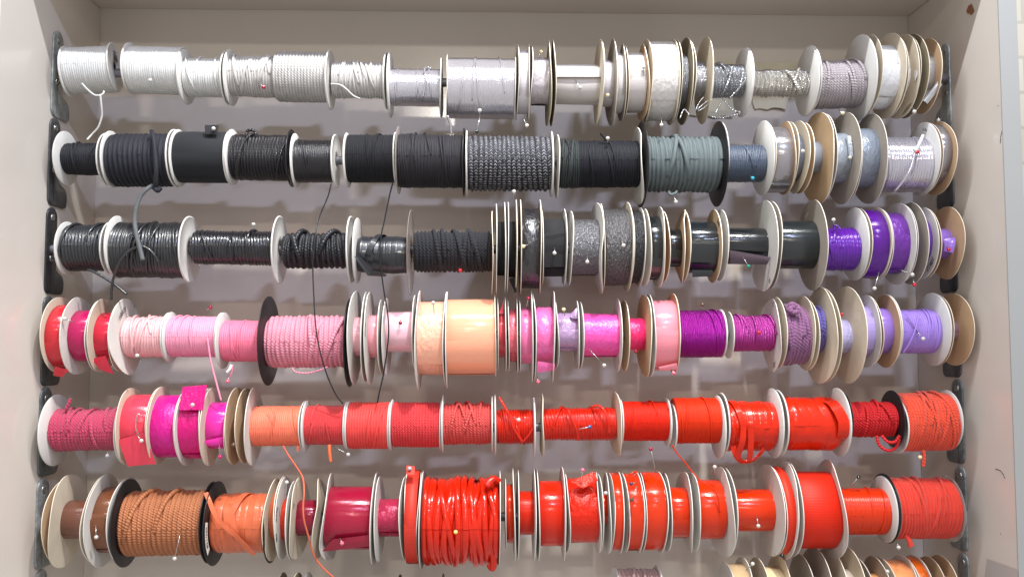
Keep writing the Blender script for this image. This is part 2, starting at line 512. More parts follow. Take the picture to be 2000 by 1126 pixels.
# ------------------------------------------------------------------ mesh helpers
class MB:
    """collects vertices, quads and uvs; build() links them as one mesh object"""
    def __init__(s):
        s.V, s.F, s.T, s.M, s.n = [], [], [], [], 0
    def grid(s, V, uv=None, mi=0, flip=False):
        ni, nj = V.shape[:2]
        idx = np.arange(ni * nj).reshape(ni, nj) + s.n
        q = np.stack([idx[:-1, :-1], idx[1:, :-1], idx[1:, 1:], idx[:-1, 1:]], -1).reshape(-1, 4)
        if flip:
            q = q[:, ::-1]
        s.V.append(V.reshape(-1, 3)); s.F.append(q)
        s.T.append(np.zeros((ni * nj, 2)) if uv is None else uv.reshape(-1, 2))
        s.M.append(np.full(len(q), mi)); s.n += ni * nj
    def tube(s, pts, r, sides=8, mi=0, caps=True):
        p = np.asarray(pts, float)
        r = np.broadcast_to(np.asarray(r, float), (len(p),))
        t = np.gradient(p, axis=0)
        t /= np.linalg.norm(t, axis=1)[:, None] + 1e-12
        a = np.array([0., 1., 0.]) if abs(t[0][1]) < .8 else np.array([1., 0., 0.])
        rows = []
        ang = np.linspace(0, 2 * np.pi, sides + 1)
        for i in range(len(p)):
            a = a - t[i] * a.dot(t[i]); a /= np.linalg.norm(a) + 1e-12
            bb = np.cross(t[i], a)
            rows.append(p[i] + r[i] * (np.cos(ang)[:, None] * a + np.sin(ang)[:, None] * bb))
        if caps:
            rows = [np.repeat(p[:1], sides + 1, 0)] + rows + [np.repeat(p[-1:], sides + 1, 0)]
        V = np.array(rows)
        L = np.concatenate([[0], np.cumsum(np.linalg.norm(np.diff(V.mean(1), axis=0), axis=1))]) * 1000
        uv = np.stack(np.broadcast_arrays(L[:, None], ang[None] / 6.283), -1)
        s.grid(V, uv, mi)
    def lathe(s, prof, segs=48, mi=0, c=(0, 0, 0), axis='x', phase=0.0):
        prof = np.asarray(prof, float)
        a = np.linspace(0, 2 * np.pi, segs + 1) + phase
        x = np.repeat(prof[:, :1], segs + 1, 1)
        y = -prof[:, 1:2] * np.cos(a); z = prof[:, 1:2] * np.sin(a)
        V = np.stack([x, y, z], -1)
        if axis == 'y':
            V = V[..., [1, 0, 2]]
        if axis == 'z':
            V = V[..., [1, 2, 0]]
        s.grid(V + np.array(c), None, mi)
    def box(s, lo, hi, mi=0, bev=0.0):
        (x0, y0, z0), (x1, y1, z1) = lo, hi
        c = np.array([[x0, y0, z0], [x1, y0, z0], [x1, y1, z0], [x0, y1, z0], [x0, y0, z1], [x1, y0, z1], [x1, y1, z1], [x0, y1, z1]])
        f = np.array([[0, 3, 2, 1], [4, 5, 6, 7], [0, 1, 5, 4], [1, 2, 6, 5], [2, 3, 7, 6], [3, 0, 4, 7]]) + s.n
        s.V.append(c); s.F.append(f); s.T.append(np.zeros((8, 2))); s.M.append(np.full(6, mi)); s.n += 8
    def ball(s, c, r, n=10, mi=0):
        t = np.linspace(-np.pi / 2, np.pi / 2, n)
        s.lathe(np.stack([np.sin(t) * r, np.cos(t) * r], -1), 14, mi, c)
    def xf(s, mtx):
        m = np.array(mtx)
        s.V = [v @ m.T for v in s.V]
    def build(s, name, mats, parent=None, smooth=True, loc=(0, 0, 0), bevel=0.0):
        V = np.concatenate(s.V); F = np.concatenate(s.F); T = np.concatenate(s.T); M = np.concatenate(s.M)
        me = bpy.data.meshes.new(name)
        me.vertices.add(len(V)); me.vertices.foreach_set("co", V.astype(np.float32).ravel())
        me.loops.add(F.size); me.loops.foreach_set("vertex_index", F.astype(np.int32).ravel())
        me.polygons.add(len(F)); me.polygons.foreach_set("loop_start", np.arange(0, F.size, 4, dtype=np.int32))
        for m in (mats if isinstance(mats, (list, tuple)) else [mats]):
            me.materials.append(m)
        me.polygons.foreach_set("material_index", M.astype(np.int32))
        me.polygons.foreach_set("use_smooth", np.full(len(F), smooth))
        uvl = me.uv_layers.new(name="UVMap")
        uvl.data.foreach_set("uv", T[F.ravel()].astype(np.float32).ravel())
        me.update(calc_edges=True); me.validate()
        o = bpy.data.objects.new(name, me)
        COL.objects.link(o)
        o.location = loc
        if parent is not None:
            o.parent = parent
        if bevel:
            mo = o.modifiers.new("bevel", 'BEVEL'); mo.width = bevel; mo.segments = 2
        return o

def smooth_path(pts, n=8):
    """Catmull-Rom through the points"""
    p = np.asarray(pts, float)
    q = np.vstack([2 * p[0] - p[1], p, 2 * p[-1] - p[-2]])
    out = []
    for i in range(1, len(q) - 2):
        t = np.linspace(0, 1, n, endpoint=False)[:, None]
        a, b, c, d = q[i - 1], q[i], q[i + 1], q[i + 2]
        out.append(.5 * (2 * b + (c - a) * t + (2 * a - 5 * b + 4 * c - d) * t ** 2 + (3 * b - a - 3 * c + d) * t ** 3))
    return np.vstack(out + [p[-1:]])

def path(pts, n=8):
    """photo pixels with the distance in pixels before the rods -> world points"""
    return smooth_path([tuple(P(x, y, -d * U)) for x, y, d in pts], n)

def empty(name, loc, label, cat, group=None):
    o = bpy.data.objects.new(name, None)
    o.empty_display_size = .02
    COL.objects.link(o)
    o.location = loc
    o["label"] = label; o["category"] = cat
    if group:
        o["group"] = group
    return o

def snoise(rng, x, th, kx, km, n=5):
    """smooth noise over the drum, periodic in th"""
    s = 0
    for _ in range(n):
        s = s + np.sin(rng.uniform(-kx, kx) * x + rng.integers(-km, km + 1) * th + rng.uniform(0, 6.28))
    return s / n

# ------------------------------------------------------------------ what is wound on a spool
def wind(mb, L, r, kind, rng, pitch=4.0, mess=.3, strands=0, lump=0.0, mi=0, depth=.8):
    """turns wound between x = 0 and x = L with outer radius r (metres); pitch in photo pixels"""
    segs = 56
    th = np.linspace(0, 2 * np.pi, segs + 1)
    if kind in ('cord', 'band'):
        p = pitch * (1.2 if pitch < 5.5 else 1.0) * U
        nt = max(2, int(round(L / p))); p = L / nt
        ppt = 7 if nt < 22 else 5
        if kind == 'band':
            ppt = 9
        ni = nt * ppt + 1
        x = np.linspace(0, L, ni)
        X, T = np.meshgrid(x, th, indexing='ij')
        ph = X / p + mess * 1.6 * snoise(rng, X / p, T, .45, 2) + mess * .5 * snoise(rng, X / p, T, 1.2, 3) + T / (2 * np.pi)
        fr = ph - np.floor(ph)
        k = np.floor(ph).astype(int) % 997
        tab = rng.uniform(-1, 1, 997)
        if kind == 'cord':
            a = p * depth
            prof = a * (np.sqrt(np.maximum(0, 1 - ((2 * fr - 1) * .985) ** 2)) - 1)
            prof = prof + tab[k] * p * (.07 + .14 * mess)
        else:
            e = np.minimum(fr, 1 - fr)
            prof = -1.6 * U * (1 - np.clip(e / .07, 0, 1)) ** 1.5 + tab[k] * U * 1.1 + (fr - .5) * tab[(k + 7) % 997] * U * 2.2
        lumps = snoise(rng, X / L, T * 0, 7, 0) * lump * U * 3 + mess * p * .25 * snoise(rng, X / p, T, .3, 3)
        Rr = r + prof + lumps - p * .1
        endk = np.clip(np.minimum(X, L - X) / (p * .9), 0, 1)
        Rr = Rr - (1 - endk) ** 2 * p * .5
        V = np.stack([X, -Rr * np.cos(T), Rr * np.sin(T)], -1)
        uv = np.stack([T * r * 1000, ph], -1)
        cap = lambda i: np.stack([np.full(segs + 1, x[i]), -.45 * r * np.cos(th), .45 * r * np.sin(th)], -1)
        V = np.concatenate([cap(0)[None], V, cap(-1)[None]]); uv = np.concatenate([uv[:1], uv, uv[-1:]])
        mb.grid(V, uv, mi)
        for _ in range(strands):
            w = min(.5 * L, rng.uniform(1.5, 7) * p) * rng.choice([-1, 1])
            x0 = rng.uniform(.08, .92) * L
            t0 = rng.uniform(-1.5, .2)
            t = np.linspace(t0, t0 + rng.uniform(1.6, 3.2), 26)
            xs = np.clip(x0 + w * (t - t.mean()) / 3.0, p * .5, L - p * .5)
            rr = r + p * (.0 if kind == 'cord' else .02) + np.sin(np.linspace(0, np.pi, 26)) * p * .22 - np.cos(np.linspace(0, np.pi, 26)) ** 8 * p * .5
            if kind == 'cord':
                mb.tube(np.stack([xs, -rr * np.cos(t), rr * np.sin(t)], -1), p * .46, 7, mi)
            else:
                strap(mb, np.stack([xs, -(rr + U) * np.cos(t), (rr + U) * np.sin(t)], -1), p * .46, mi)
    elif kind == 'ribbon':
        ni = max(5, int(L / (3 * U)))
        x = np.linspace(0, L, ni)
        X, T = np.meshgrid(x, th, indexing='ij')
        w = snoise(rng, X / L, T, 5, 3, 6) * mess * 2.2 * U + np.cos(T * 1.0 + rng.uniform(0, 6)) * mess * U
        Rr = r + w
        t0 = rng.uniform(3.6, 5.6)
        V = np.stack([X, -Rr * np.cos(T), Rr * np.sin(T)], -1)
        uv = np.stack([T * r * 1000, X * 1000], -1)
        cap = lambda i: np.stack([np.full(segs + 1, x[i]), -.4 * r * np.cos(th), .4 * r * np.sin(th)], -1)
        mb.grid(V, uv, mi)
        mb.grid(np.stack([cap(0), V[0]]), None, mi); mb.grid(np.stack([V[-1], cap(-1)]), None, mi)
        # outermost turn ends in a step
        t = np.linspace(t0 - 5.2, t0, 60)
        xs = np.array([.015, .03, .97, .985]) * L
        Xo, To = np.meshgrid(xs, t, indexing='ij')
        ro = r + np.array([-.3, .9, .9, -.3])[:, None] * U + snoise(rng, Xo / L, To, 5, 3, 6) * mess * 1.4 * U
        ro = ro - np.clip((t0 - 5.2 + .5 - To) / .5, 0, 1) * 1.5 * U
        mb.grid(np.stack([Xo, -ro * np.cos(To), ro * np.sin(To)], -1), np.stack([To * r * 1000, Xo * 1000], -1), mi)
    elif kind == 'jelly':
        mb.lathe([(0, r * .5), (0, r * .86), (L, r * .86), (L, r * .5)], 40, mi)
        tr = pitch * U * .5
        for layer in range(3):
            n = int(L / (pitch * U)) + 1
            for i in range(n):
                x0 = (i + .5) / n * L
                sk = rng.uniform(-.1, .1) * L * (.3 + .5 * layer)
                t = np.linspace(0, 2 * np.pi, 44)
                xs = np.clip(x0 + sk * np.sin(t + rng.uniform(0, 6)) + .02 * L * np.sin(2 * t + rng.uniform(0, 6)), tr, L - tr)
                rr = r - tr * (1.9 - layer * .5) + rng.uniform(-.2, .25) * tr + .35 * tr * np.sin(t * 2 + rng.uniform(0, 6))
                mb.tube(np.stack([xs, -rr * np.cos(t), rr * np.sin(t)], -1), tr * rng.uniform(.85, 1.1), 8, mi, caps=False)

def strap(mb, pts, hw, mi=0, th=None):
    """flat strap of half width hw along pts, lying round the x axis"""
    p = np.asarray(pts)
    th = th or 1.2 * U
    t = np.gradient(p, axis=0); t /= np.linalg.norm(t, axis=1)[:, None]
    n = p.copy(); n[:, 0] = 0; n /= np.linalg.norm(n, axis=1)[:, None] + 1e-9
    s = np.cross(t, n); s /= np.linalg.norm(s, axis=1)[:, None]
    L = np.concatenate([[0], np.cumsum(np.linalg.norm(np.diff(p, axis=0), axis=1))]) * 1000
    q = [p - s * hw, p - s * hw + n * th, p + s * hw + n * th, p + s * hw]
    for i in range(4):
        V = np.stack([q[i], q[(i + 1) % 4]], 1)
        mb.grid(V, np.stack(np.broadcast_arrays(L[:, None], np.array([[0, hw * 2000]])), -1), mi)

# ------------------------------------------------------------------ flanges
STY = {  # style: (kind, face to the left, face to the right, rim)
    'w': ('plastic', (208, 205, 200), None, None),
    'k': ('plastic', (26, 24, 26), None, None),
    'n': ('clear', (190, 178, 172), None, None),
    'W': ('card', (208, 204, 197), (208, 204, 197), (222, 217, 208)),
    'c': ('card', (206, 193, 172), (206, 194, 174), (224, 213, 193)),
    'g': ('card', (168, 158, 146), (172, 163, 152), (220, 212, 200)),
    'd': ('card', (142, 130, 106), (150, 138, 112), (214, 204, 184)),
    't': ('card', (190, 158, 124), (190, 160, 128), (226, 212, 190)),
    'x': ('card', (196, 166, 130), (226, 220, 210), (236, 228, 214)),   # kraft on the left face, white on the right
    'y': ('card', (226, 220, 210), (196, 166, 130), (236, 228, 214)),
}
def flange(sty, r, x, out, hole, rng, parent, xf, name='flange', warp=None):
    """disc whose inner face stands at x and which is thick towards out (-1 or +1); returns its thickness"""
    torn = '*' in sty
    flat = '!' in sty
    s = sty[0]
    kind, a, b, e = STY[s]
    mb = MB()
    if kind in ('plastic', 'clear'):
        t = (3.0 if s != 'n' else 1.3) * U
        if s == 'k':
            t = 2.2 * U
        q = [(.0, hole), (.0, r - .8 * U), (.25 * t, r), (.75 * t, r), (t, r - .8 * U), (t, r * .955), (.84 * t, r * .945), (.84 * t, max(hole + 3 * U, r * .46)),
             (t, max(hole + 2.4 * U, r * .44)), (t, hole), (.0, hole)]
        mb.lathe([(x + out * px_, pr) for px_, pr in q], 64)
        if out > 0:
            mb.F = [f[:, ::-1] for f in mb.F]
        mats = [mat(kind, a)]
        o = None
    else:
        t = 1.5 * U
        segs = 72
        th = np.linspace(0, 2 * np.pi, segs + 1)
        rho = np.array([hole / r, .35, .55, .72, .86, .95, 1.0])
        amp = (rng.uniform(.6, 2.4) if not torn else rng.uniform(3, 6)) * U
        if flat:
            amp = .5 * U
        if warp is not None:
            amp = warp * U
        R_, T_ = np.meshgrid(rho, th, indexing='ij')
        ph = rng.uniform(0, 6.28, 4)
        w = (R_ ** 2) * (np.cos(T_ + ph[0]) * .4 + np.cos(2 * T_ + ph[1]) * .7 + np.cos(3 * T_ + ph[2]) * .3) * amp
        if torn:  # a crease: one side bends sharply away
            cdir = np.cos(T_ + ph[3]) * R_
            w = w + np.maximum(0, cdir - .45) * amp * 2.5 * rng.choice([-1, 1])
        w = np.clip(w, -9 * U, 9 * U)
        rag = 1 + (.004 if not torn else .016) * snoise(rng, 0 * T_, T_, 0, 9, 9)
        rr = R_ * r * np.where(R_ > .99, rag, 1)
        def face(xo):
            return np.stack([x + w + xo, -rr * np.cos(T_), rr * np.sin(T_)], -1)
        A, B = face(0 if out > 0 else -t), face(t if out > 0 else 0)   # A looks left, B looks right
        mb.grid(A, None, 0); mb.grid(B, None, 1, flip=True)
        rim = np.stack([A[-1], B[-1]], 0); mb.grid(rim, None, 2)
        inn = np.stack([B[0], A[0]], 0); mb.grid(inn, None, 2)
        mats = [mat('card', a), mat('card', b), mat('card', e)]
    mb.xf(xf)
    o = mb.build(name, mats, parent)
    return o, t

# ------------------------------------------------------------------ the cabinet, the wall beside it and the pavement outside
YB = 0.11                                   # face of the back panel
XL = (P(200, 15, YB).x + P(165, 1000, YB).x) / 2
XR = (P(1762, 37, YB).x + P(1812, 1000, YB).x) / 2
ZT = P(1000, 25, YB).z
ZB = P(1000, 1126, YB).z - .32
YF = -.095                                  # front edge of the side panels
TH = .0195
PAN = (214, 205, 195)
cab = empty("display_cabinet", (0, YB, ZB), "pale grey laminate cabinet that holds all the rows of spools", "cabinet")
def cpart(name, lo, hi, m=None, bevel=.0008):
    mb = MB()
    off = np.array([0, YB, ZB])
    mb.box(np.array(lo) - off, np.array(hi) - off)
    return mb.build(name, m or mat('panel', PAN), cab, smooth=False, bevel=bevel)
cpart("back_panel", (XL - TH, YB, ZB), (XR + TH, YB + .012, ZT + TH))
cpart("side_panel", (XL - TH, -.12, ZB), (XL, YB - .0005, ZT - .0005))
rp = cpart("side_panel", (XR, YF + .0012, ZB), (XR + TH, YB - .0005, ZT - .0005))
mb = MB(); off = np.array([0, YB, ZB])
mb.box(np.array((XR - .0004, YF - .0008, ZB)) - off, np.array((XR + TH + .0004, YF + .001, ZT)) - off)
e_ = mb.build("edge_band", mat('panel', (168, 168, 165)), cab, smooth=False)
cpart("top_panel", (XL - TH, YF, ZT), (XR + TH, YB - .0005, ZT + TH))
# worn spots on the right panel: a chipped screw hole, scratches and a strip of clear tape
def on_right(px, py):
    """point on the inner face of the right side panel"""
    d = fwd * FPX + right * (px - 1000.0) + up * (563.0 - py)
    return EYE + d * ((XR - EYE.x) / d.x)
def wall_chip(name, pts, m, parent=cab, lift=.0004):
    c = [on_right(*p) for p in pts]
    mb = MB(); V = np.array([[c[0], c[1]], [c[3], c[2]]]) - off - np.array([lift, 0, 0])
    mb.grid(V)
    return mb.build(name, m, parent, smooth=False)
q = [on_right(1896 + 7 * math.cos(a) * (1 + .2 * math.sin(3 * a)), 19 + 10 * math.sin(a) * (1 + .15 * math.cos(5 * a))) for a in np.linspace(0, 2 * math.pi, 25)]
mb = MB(); V = np.array([q, [sum((Vector(v) for v in q), Vector()) / len(q)] * 25]) - off - np.array([.0005, 0, 0]); mb.grid(V)
mb.build("chip", mat('card', (140, 92, 62)), cab)
for pts in ([(1958, 253), (1955, 266), (1954, 280)], [(1945, 915), (1954, 918), (1961, 927)], [(1961, 929), (1963, 933)], [(1949, 206), (1950, 207)], [(1954, 1041), (1955, 1042)]):
    mb = MB(); mb.tube(np.array([on_right(*p) for p in pts]) - off, .0005, 5); mb.build("scratch", mat('ink', (70, 62, 60)), cab)
wall_chip("tape", [(1928, 1090), (1990, 1112), (1990, 1150), (1922, 1140)], mat('laminate', (184, 176, 172), .16))

# plastered brick wall to the right of the cabinet
bw = NT("brick_wall")
br = bw.n("ShaderNodeTexBrick")
tc = bw.n("ShaderNodeTexCoord"); mp = bw.n("ShaderNodeMapping"); mp.inputs["Rotation"].default_value = (math.radians(90), 0, 0)
bw.l(tc.outputs["Object"], mp.inputs[0]); bw.l(mp.outputs[0], br.inputs["Vector"])
br.inputs["Scale"].default_value = 5.2
br.inputs["Color1"].default_value = lin((196, 188, 172)); br.inputs["Color2"].default_value = lin((206, 200, 186)); br.inputs["Mortar"].default_value = lin((180, 174, 160))
br.inputs["Mortar Size"].default_value = .012
bw.l(br.outputs[0], bw.b.inputs["Base Color"]); bw.b.inputs["Roughness"].default_value = .8
mb = MB(); mb.box((XR + TH + .004, YB + .004, ZB - .3), (XR + 1.2, YB + .2, ZT + .6))
o = mb.build("brick_wall", bw.m, smooth=False)
o["label"] = "cream painted brick wall showing in a sliver right of the cabinet"; o["category"] = "wall"

# ------------------------------------------------------------------ rods and brackets
ROD_R = 8.5 * U
def wallx(px, py, side):
    X = XL if side < 0 else XR
    d = fwd * FPX + right * (px - 1000.0) + up * (563.0 - py)
    return EYE + d * ((X - EYE.x) / d.x)
ROWS = {1: (137, 150), 2: (310, 310), 3: (487, 478), 4: (655, 645), 5: (838, 822), 6: (1016, 992), 7: (1190, 1166)}
ORD = {1: "top", 2: "second", 3: "third", 4: "fourth", 5: "fifth", 6: "sixth", 7: "lowest"}
RODP = {}
BPX = {1: (100, 119, 135, 1858, 1842, 1827), 2: (93, 113, 130, 1863, 1846, 1830), 3: (87, 107, 123, 1870, 1851, 1836), 4: (80, 100, 116, 1877, 1857, 1842), 5: (74, 96, 112, 1884, 1864, 1850), 6: (68, 90, 106, 1890, 1870, 1856), 7: (64, 86, 100, 1896, 1876, 1860)}
for k, (ya, yb) in ROWS.items():
    za, zb = P(110, ya).z, P(1850, yb).z
    sag = {1: 20}.get(k, 4) * U
    x = np.concatenate([np.linspace(XL + .001, XL + .012, 5), np.linspace(XL + .02, XR - .02, 40), np.linspace(XR - .012, XR - .001, 5)])
    t = (x - x[0]) / (x[-1] - x[0])
    z = za + (zb - za) * t - sag * 4 * t * (1 - t)
    RODP[k] = (x, z)
    o = empty("rod", (x[0], 0, z[0]), "thin grey steel rod carrying the %s row of spools" % ORD[k], "rod", "steel rods across the cabinet")
    yl, yr = (.5 * (wallx(BPX[k][i], z0, sd).y + wallx(BPX[k][i + 1], z0, sd).y) for i, sd, z0 in ((0, -1, ya), (3, 1, yb)))
    ybend = np.clip((x[0] + .012 - x) / .012, 0, 1) * yl + np.clip((x - x[-1] + .012) / .012, 0, 1) * yr
    mb = MB(); mb.tube(np.stack([x, ybend, z], -1) - np.array(o.location), ROD_R, 14)
    mb.build("tube", mat('metal', (120, 118, 124)), o)
BR = {1: (55, 225, 80, 247), 2: (226, 399, 238, 404), 3: (402, 573, 404, 570), 4: (577, 755, 572, 738), 5: (756, 934, 740, 908), 6: (936, 1116, 911, 1080), 7: (1117, 1300, 1083, 1255)}
DESC = {1: "worn grey", 2: "dark scuffed", 3: "black scuffed", 4: "dark grey", 5: "dull steel grey", 6: "pale grey", 7: "pale grey"}
for k, v in BR.items():
    for side in (-1, 1):
        ya, yb = v[:2] if side < 0 else v[2:]
        X = XL if side < 0 else XR
        pxw = 100 if side < 0 else 1868
        yy_ = wallx(BPX[k][0 if side < 0 else 3], (ya + yb) / 2, side).y
        zt, zb = P(pxw, ya, yy_).z, P(pxw, yb, yy_).z
        H = zt - zb
        dark = {1: (156, 160, 157), 2: (76, 76, 78), 3: (54, 54, 58), 4: (84, 87, 87), 5: (112, 118, 118), 6: (150, 155, 155), 7: (154, 158, 158)}[k]
        o = empty("rail_bracket", (X, 0, (zt + zb) / 2), "%s metal bracket on the %s panel holding the %s row" % (DESC[k], "left" if side < 0 else "right", ORD[k]),
                  "bracket", "metal brackets on the side panels")
        # outline in (y, z): rounded top, narrow stem, lobe towards the back panel at the bottom
        y0, y1, y2 = [wallx(BPX[k][i + (0 if side < 0 else 3)], (ya + yb) / 2, side).y for i in range(3)]
        hwid = .5 * (y1 - y0); ymid = .5 * (y0 + y1); y2 = max(y2, y1 + .014)
        out = []
        for a in np.linspace(0, math.pi, 13):
            out.append((.5 * (y0 + y1) - math.cos(a) * .5 * (y1 - y0), H / 2 - hwid + math.sin(a) * hwid))
        out += [(y1, -H * .16), (y1 + .001, -H * .215)]
        for a in np.linspace(math.pi * .5, 0, 6):
            out.append((y2 - .012 + math.cos(a) * .012, -H * .25 - .012 + math.sin(a) * .012))
        for a in np.linspace(0, -math.pi * .5, 5):
            out.append((y2 - .008 + math.cos(a) * .008, -H / 2 + .0085 + math.sin(a) * .008))
        for a in np.linspace(-math.pi * .5, -math.pi, 5):
            out.append((y0 + .009 + math.cos(a) * .009, -H / 2 + .0095 + math.sin(a) * .009))
        out.append(out[0])
        out = np.array(out)
        c = np.array([.004, 0.0])
        s_ = -side
        def ring(kk, xx):
            q = out.copy(); cen = np.array([ymid, 0])
            q[:, 0] = q[:, 0] - np.sign(q[:, 0] - ymid) * (1 - kk)
            return np.stack([np.full(len(q), s_ * xx), q[:, 0], q[:, 1]], -1)
        lay = [ring(1.0, .0003), ring(1.0, .0016), ring(1.0 - .0006, .0022)]
        mid = lay[-1].copy(); mid[:, 1] = ymid + (mid[:, 1] - ymid) * .02
        lay.append(mid)
        mb = MB(); mb.grid(np.array(lay), None, 0, flip=side > 0)
        mb.build("plate", mat('metal', dark), o)
        for zz in (H / 2 - hwid, H / 2 - H * .59):
            mb = MB(); prof = [(s_ * .0021, .0042), (s_ * .0030, .0040), (s_ * .0036, .0028), (s_ * .0037, .0012), (s_ * .003, .0010), (s_ * .003, 0)]
            mb.lathe(prof, 16, 0, (0, ymid, zz)); mb.build("screw", mat('steel', (170, 168, 164)), o)

# ------------------------------------------------------------------ spools: the table comes from measuring the photograph
SPOOLS = []
def SP(row, xa, xb, top, bot, wd, m, L, R, label, **kw):
    SPOOLS.append(dict(row=row, xa=xa, xb=xb, top=top, bot=bot, wd=wd, m=m, L=L, R=R, label=label, **kw))
C = lambda p=4.0, mess=.3, st=0, lump=0.0: ('cord', p, mess, st, lump)
B = lambda p=10.0, mess=.3, st=0: ('band', p, mess, st, 0.0)
RB = lambda mess=.2: ('ribbon', 0, mess, 0, 0)
WH, SN, OFF, LIL = (204, 203, 200), (190, 187, 184), (184, 180, 176), (186, 180, 192)
BLK, CHA = (18, 18, 22), (34, 34, 40)
SIL = (196, 196, 200)
# ---- row 1
SP(1, 113, 199, 92, 182, C(3.4, .2), ('thread', WH), 'w 90 187', 'w 86 181', "fat full spool of white cotton thread at the left end of the top row", tilt=4.5, yaw=5,
   tails=[([(160, 163, 46), (172, 176, 49), (186, 186, 50), (198, 185, 48), (203, 180, 45), (202, 178, 44)], 1.7), ([(196, 186, 49), (198, 205, 44), (199, 226, 36), (192, 248, 30), (180, 262, 26), (170, 273, 30)], 1.9)], marks='barcode')
SP(1, 238, 345, 92, 184, C(3.4, .3), ('thread', (210, 209, 206)), 'w 86 184', 'w 92 188', "white thread spool with a pearl pin beside the visible bare rod", tilt=-1)
SP(1, 347, 426, 114, 190, C(3.8, .4, 3), ('thread', WH), 'w 98 204', None, "small white thread spool narrower than the two beside it")
SP(1, 441, 528, 110, 190, C(5.5, .8, 6, .5), ('matte', OFF), 'w 99 207', None, "off white cord wound untidily with crossing strands and a dark red pin")
SP(1, 529, 633, 102, 200, C(6.2, .15), ('twist', (186, 182, 178)), None, 'w 98 213', "neatly wound thick white twisted cord bulging beside untidy cord")
SP(1, 645, 746, 122, 192, C(5.5, .9, 8, .6), ('matte', OFF), None, 'w 103 212', "messy off white thin cord with a loose end curving across its front",
   tails=[([(646, 164, 36), (664, 166, 40), (676, 174, 42), (690, 187, 38), (703, 193, 32)], 1.8)])
SP(1, 760, 858, 135, 208, C(2.8, .4, 4), ('silk', (206, 203, 210)), 'w 104 229', 'W 112 228', "lilac white shiny satin cord on a small drum left of a bigger one",
   tails=[([(826, 190, 30), (832, 155, 42), (829, 138, 34), (834, 132, 25), (842, 134, 22)], 2.0)])
SP(1, 873, 1006, 115, 232, C(2.8, .35, 4), ('silk', (208, 204, 210)), 'W 108 233', 'W 110 233', "big drum of lilac white satin cord with broad blue sheen",
   tails=[([(874, 226, 40), (880, 245, 30), (882, 262, 24)], 2.6)])
SP(1, 1013, 1034, 102, 222, RB(.2), ('satin', (214, 208, 212)), 'g 90 234', 'g 90 236', "narrow pale lilac satin reel, first of the ribbon reels in the top row")
SP(1, 1041, 1073, 115, 205, RB(.8), ('sheer', (200, 192, 196)), 'g 91 235', 'd 82 245', "translucent whitish organza ribbon between thin dark rimmed discs")
SP(1, 1086, 1173, 128, 204, RB(.3), ('velvet', (194, 188, 185)), 'd 82 246', 'c 79 245', "wide plain white ribbon on a small drum with a flat cut end", flap=([(1085, 131, 42), (1173, 133, 42), (1173, 150, 46), (1085, 150, 46)],))
SP(1, 1182, 1200, 120, 208, RB(.2), ('satin', (206, 202, 208)), 'c 80 242', 'g 79 245', "white satin sliver between two big grey tan discs in the top row")
SP(1, 1209, 1222, 107, 220, RB(.2), ('satin', (218, 214, 212)), None, 'g 88 236', "thin white ribbon reel left of the pearl pinned white reel")
SP(1, 1230, 1264, 106, 219, RB(.4), ('satin', (194, 189, 187), .4), None, 't 89 235', "white ribbon reel holding a pearl pin near its top")
SP(1, 1277, 1327, 85, 234, RB(.8), ('sheer', (202, 197, 193)), 'c 80 240', 'c 79 243', "fullest white reel in the top row, ribbon wound to the rim")
SP(1, 1335, 1347, 106, 212, C(2.4, .2), ('metalthread', (160, 160, 164)), None, 'd! 77 243', "narrow dull silver metallic ribbon with frayed end in a dark card reel")
SP(1, 1360, 1383, 122, 188, C(2.4, .2), ('metalthread', SIL), None, 'c 76 241', "silver lame ribbon with frayed white threads hanging at the bottom",
   tails=[([(1362, 214, 40), (1372, 205, 42), (1388, 192, 44)], 1.2), ([(1364, 217, 40), (1376, 210, 42), (1391, 196, 44)], 1.2), ([(1358, 216, 42), (1366, 200, 40), (1374, 190, 36)], 1.0), ([(1328, 231, 60), (1336, 214, 62), (1347, 225, 60)], 1.2)])
SP(1, 1399, 1460, 126, 192, C(5, .45, 3), ('metalbraid', (190, 191, 194)), None, 'w 97 229', "fine silver grey braid with loose strands hanging under the drum",
   tails=[([(1412, 193, 20), (1402, 212, 22), (1398, 220, 22)], 1.1), ([(1414, 196, 20), (1426, 210, 24), (1436, 216, 26), (1446, 218, 20)], 1.0), ([(1387, 229, 10), (1410, 230, 16), (1430, 226, 22), (1447, 221, 20)], 1.8), ([(1424, 193, 30), (1440, 176, 36), (1455, 158, 36)], 1.8)])
SP(1, 1475, 1585, 136, 190, C(9, .6, 2), ('metalbraid', (214, 210, 202)), None, 'w 94 226', "glittering silver plaited cord on the thinnest drum of the top row")
SP(1, 1608, 1697, 120, 212, C(6, .45, 4, .5), ('twist', (168, 158, 160)), None, 'w 72 236', "mauve grey twisted cord beside a very large white flange", tilt=2)
SP(1, 1728, 1760, 92, 212, RB(.9), ('sheer', (214, 214, 216)), None, 'c 68 231', "sheer crumpled white ribbon between two large cream discs")
SP(1, 1778, 1786, 105, 195, RB(.2), ('sheer', (220, 216, 214)), None, 'c 70 231', "thin cream card reel whose white ribbon corner pokes out",
   flap=([(1785, 122, 60), (1794, 138, 78), (1788, 158, 70), (1785, 150, 60)],))
SP(1, 1795, 1800, 105, 195, RB(.2), ('satin', (220, 214, 204)), None, 'd 70 230', "olive grey card disc reel near the right end of the top row")
SP(1, 1814, 1829, 105, 200, RB(.2), ('silk', (206, 208, 214)), 'c 84 222', 't 78 221', "silver satin ribbon with a folded end, rightmost reel of the top row",
   flap=([(1802, 196, 40), (1832, 158, 56), (1840, 166, 56), (1812, 203, 40)],))
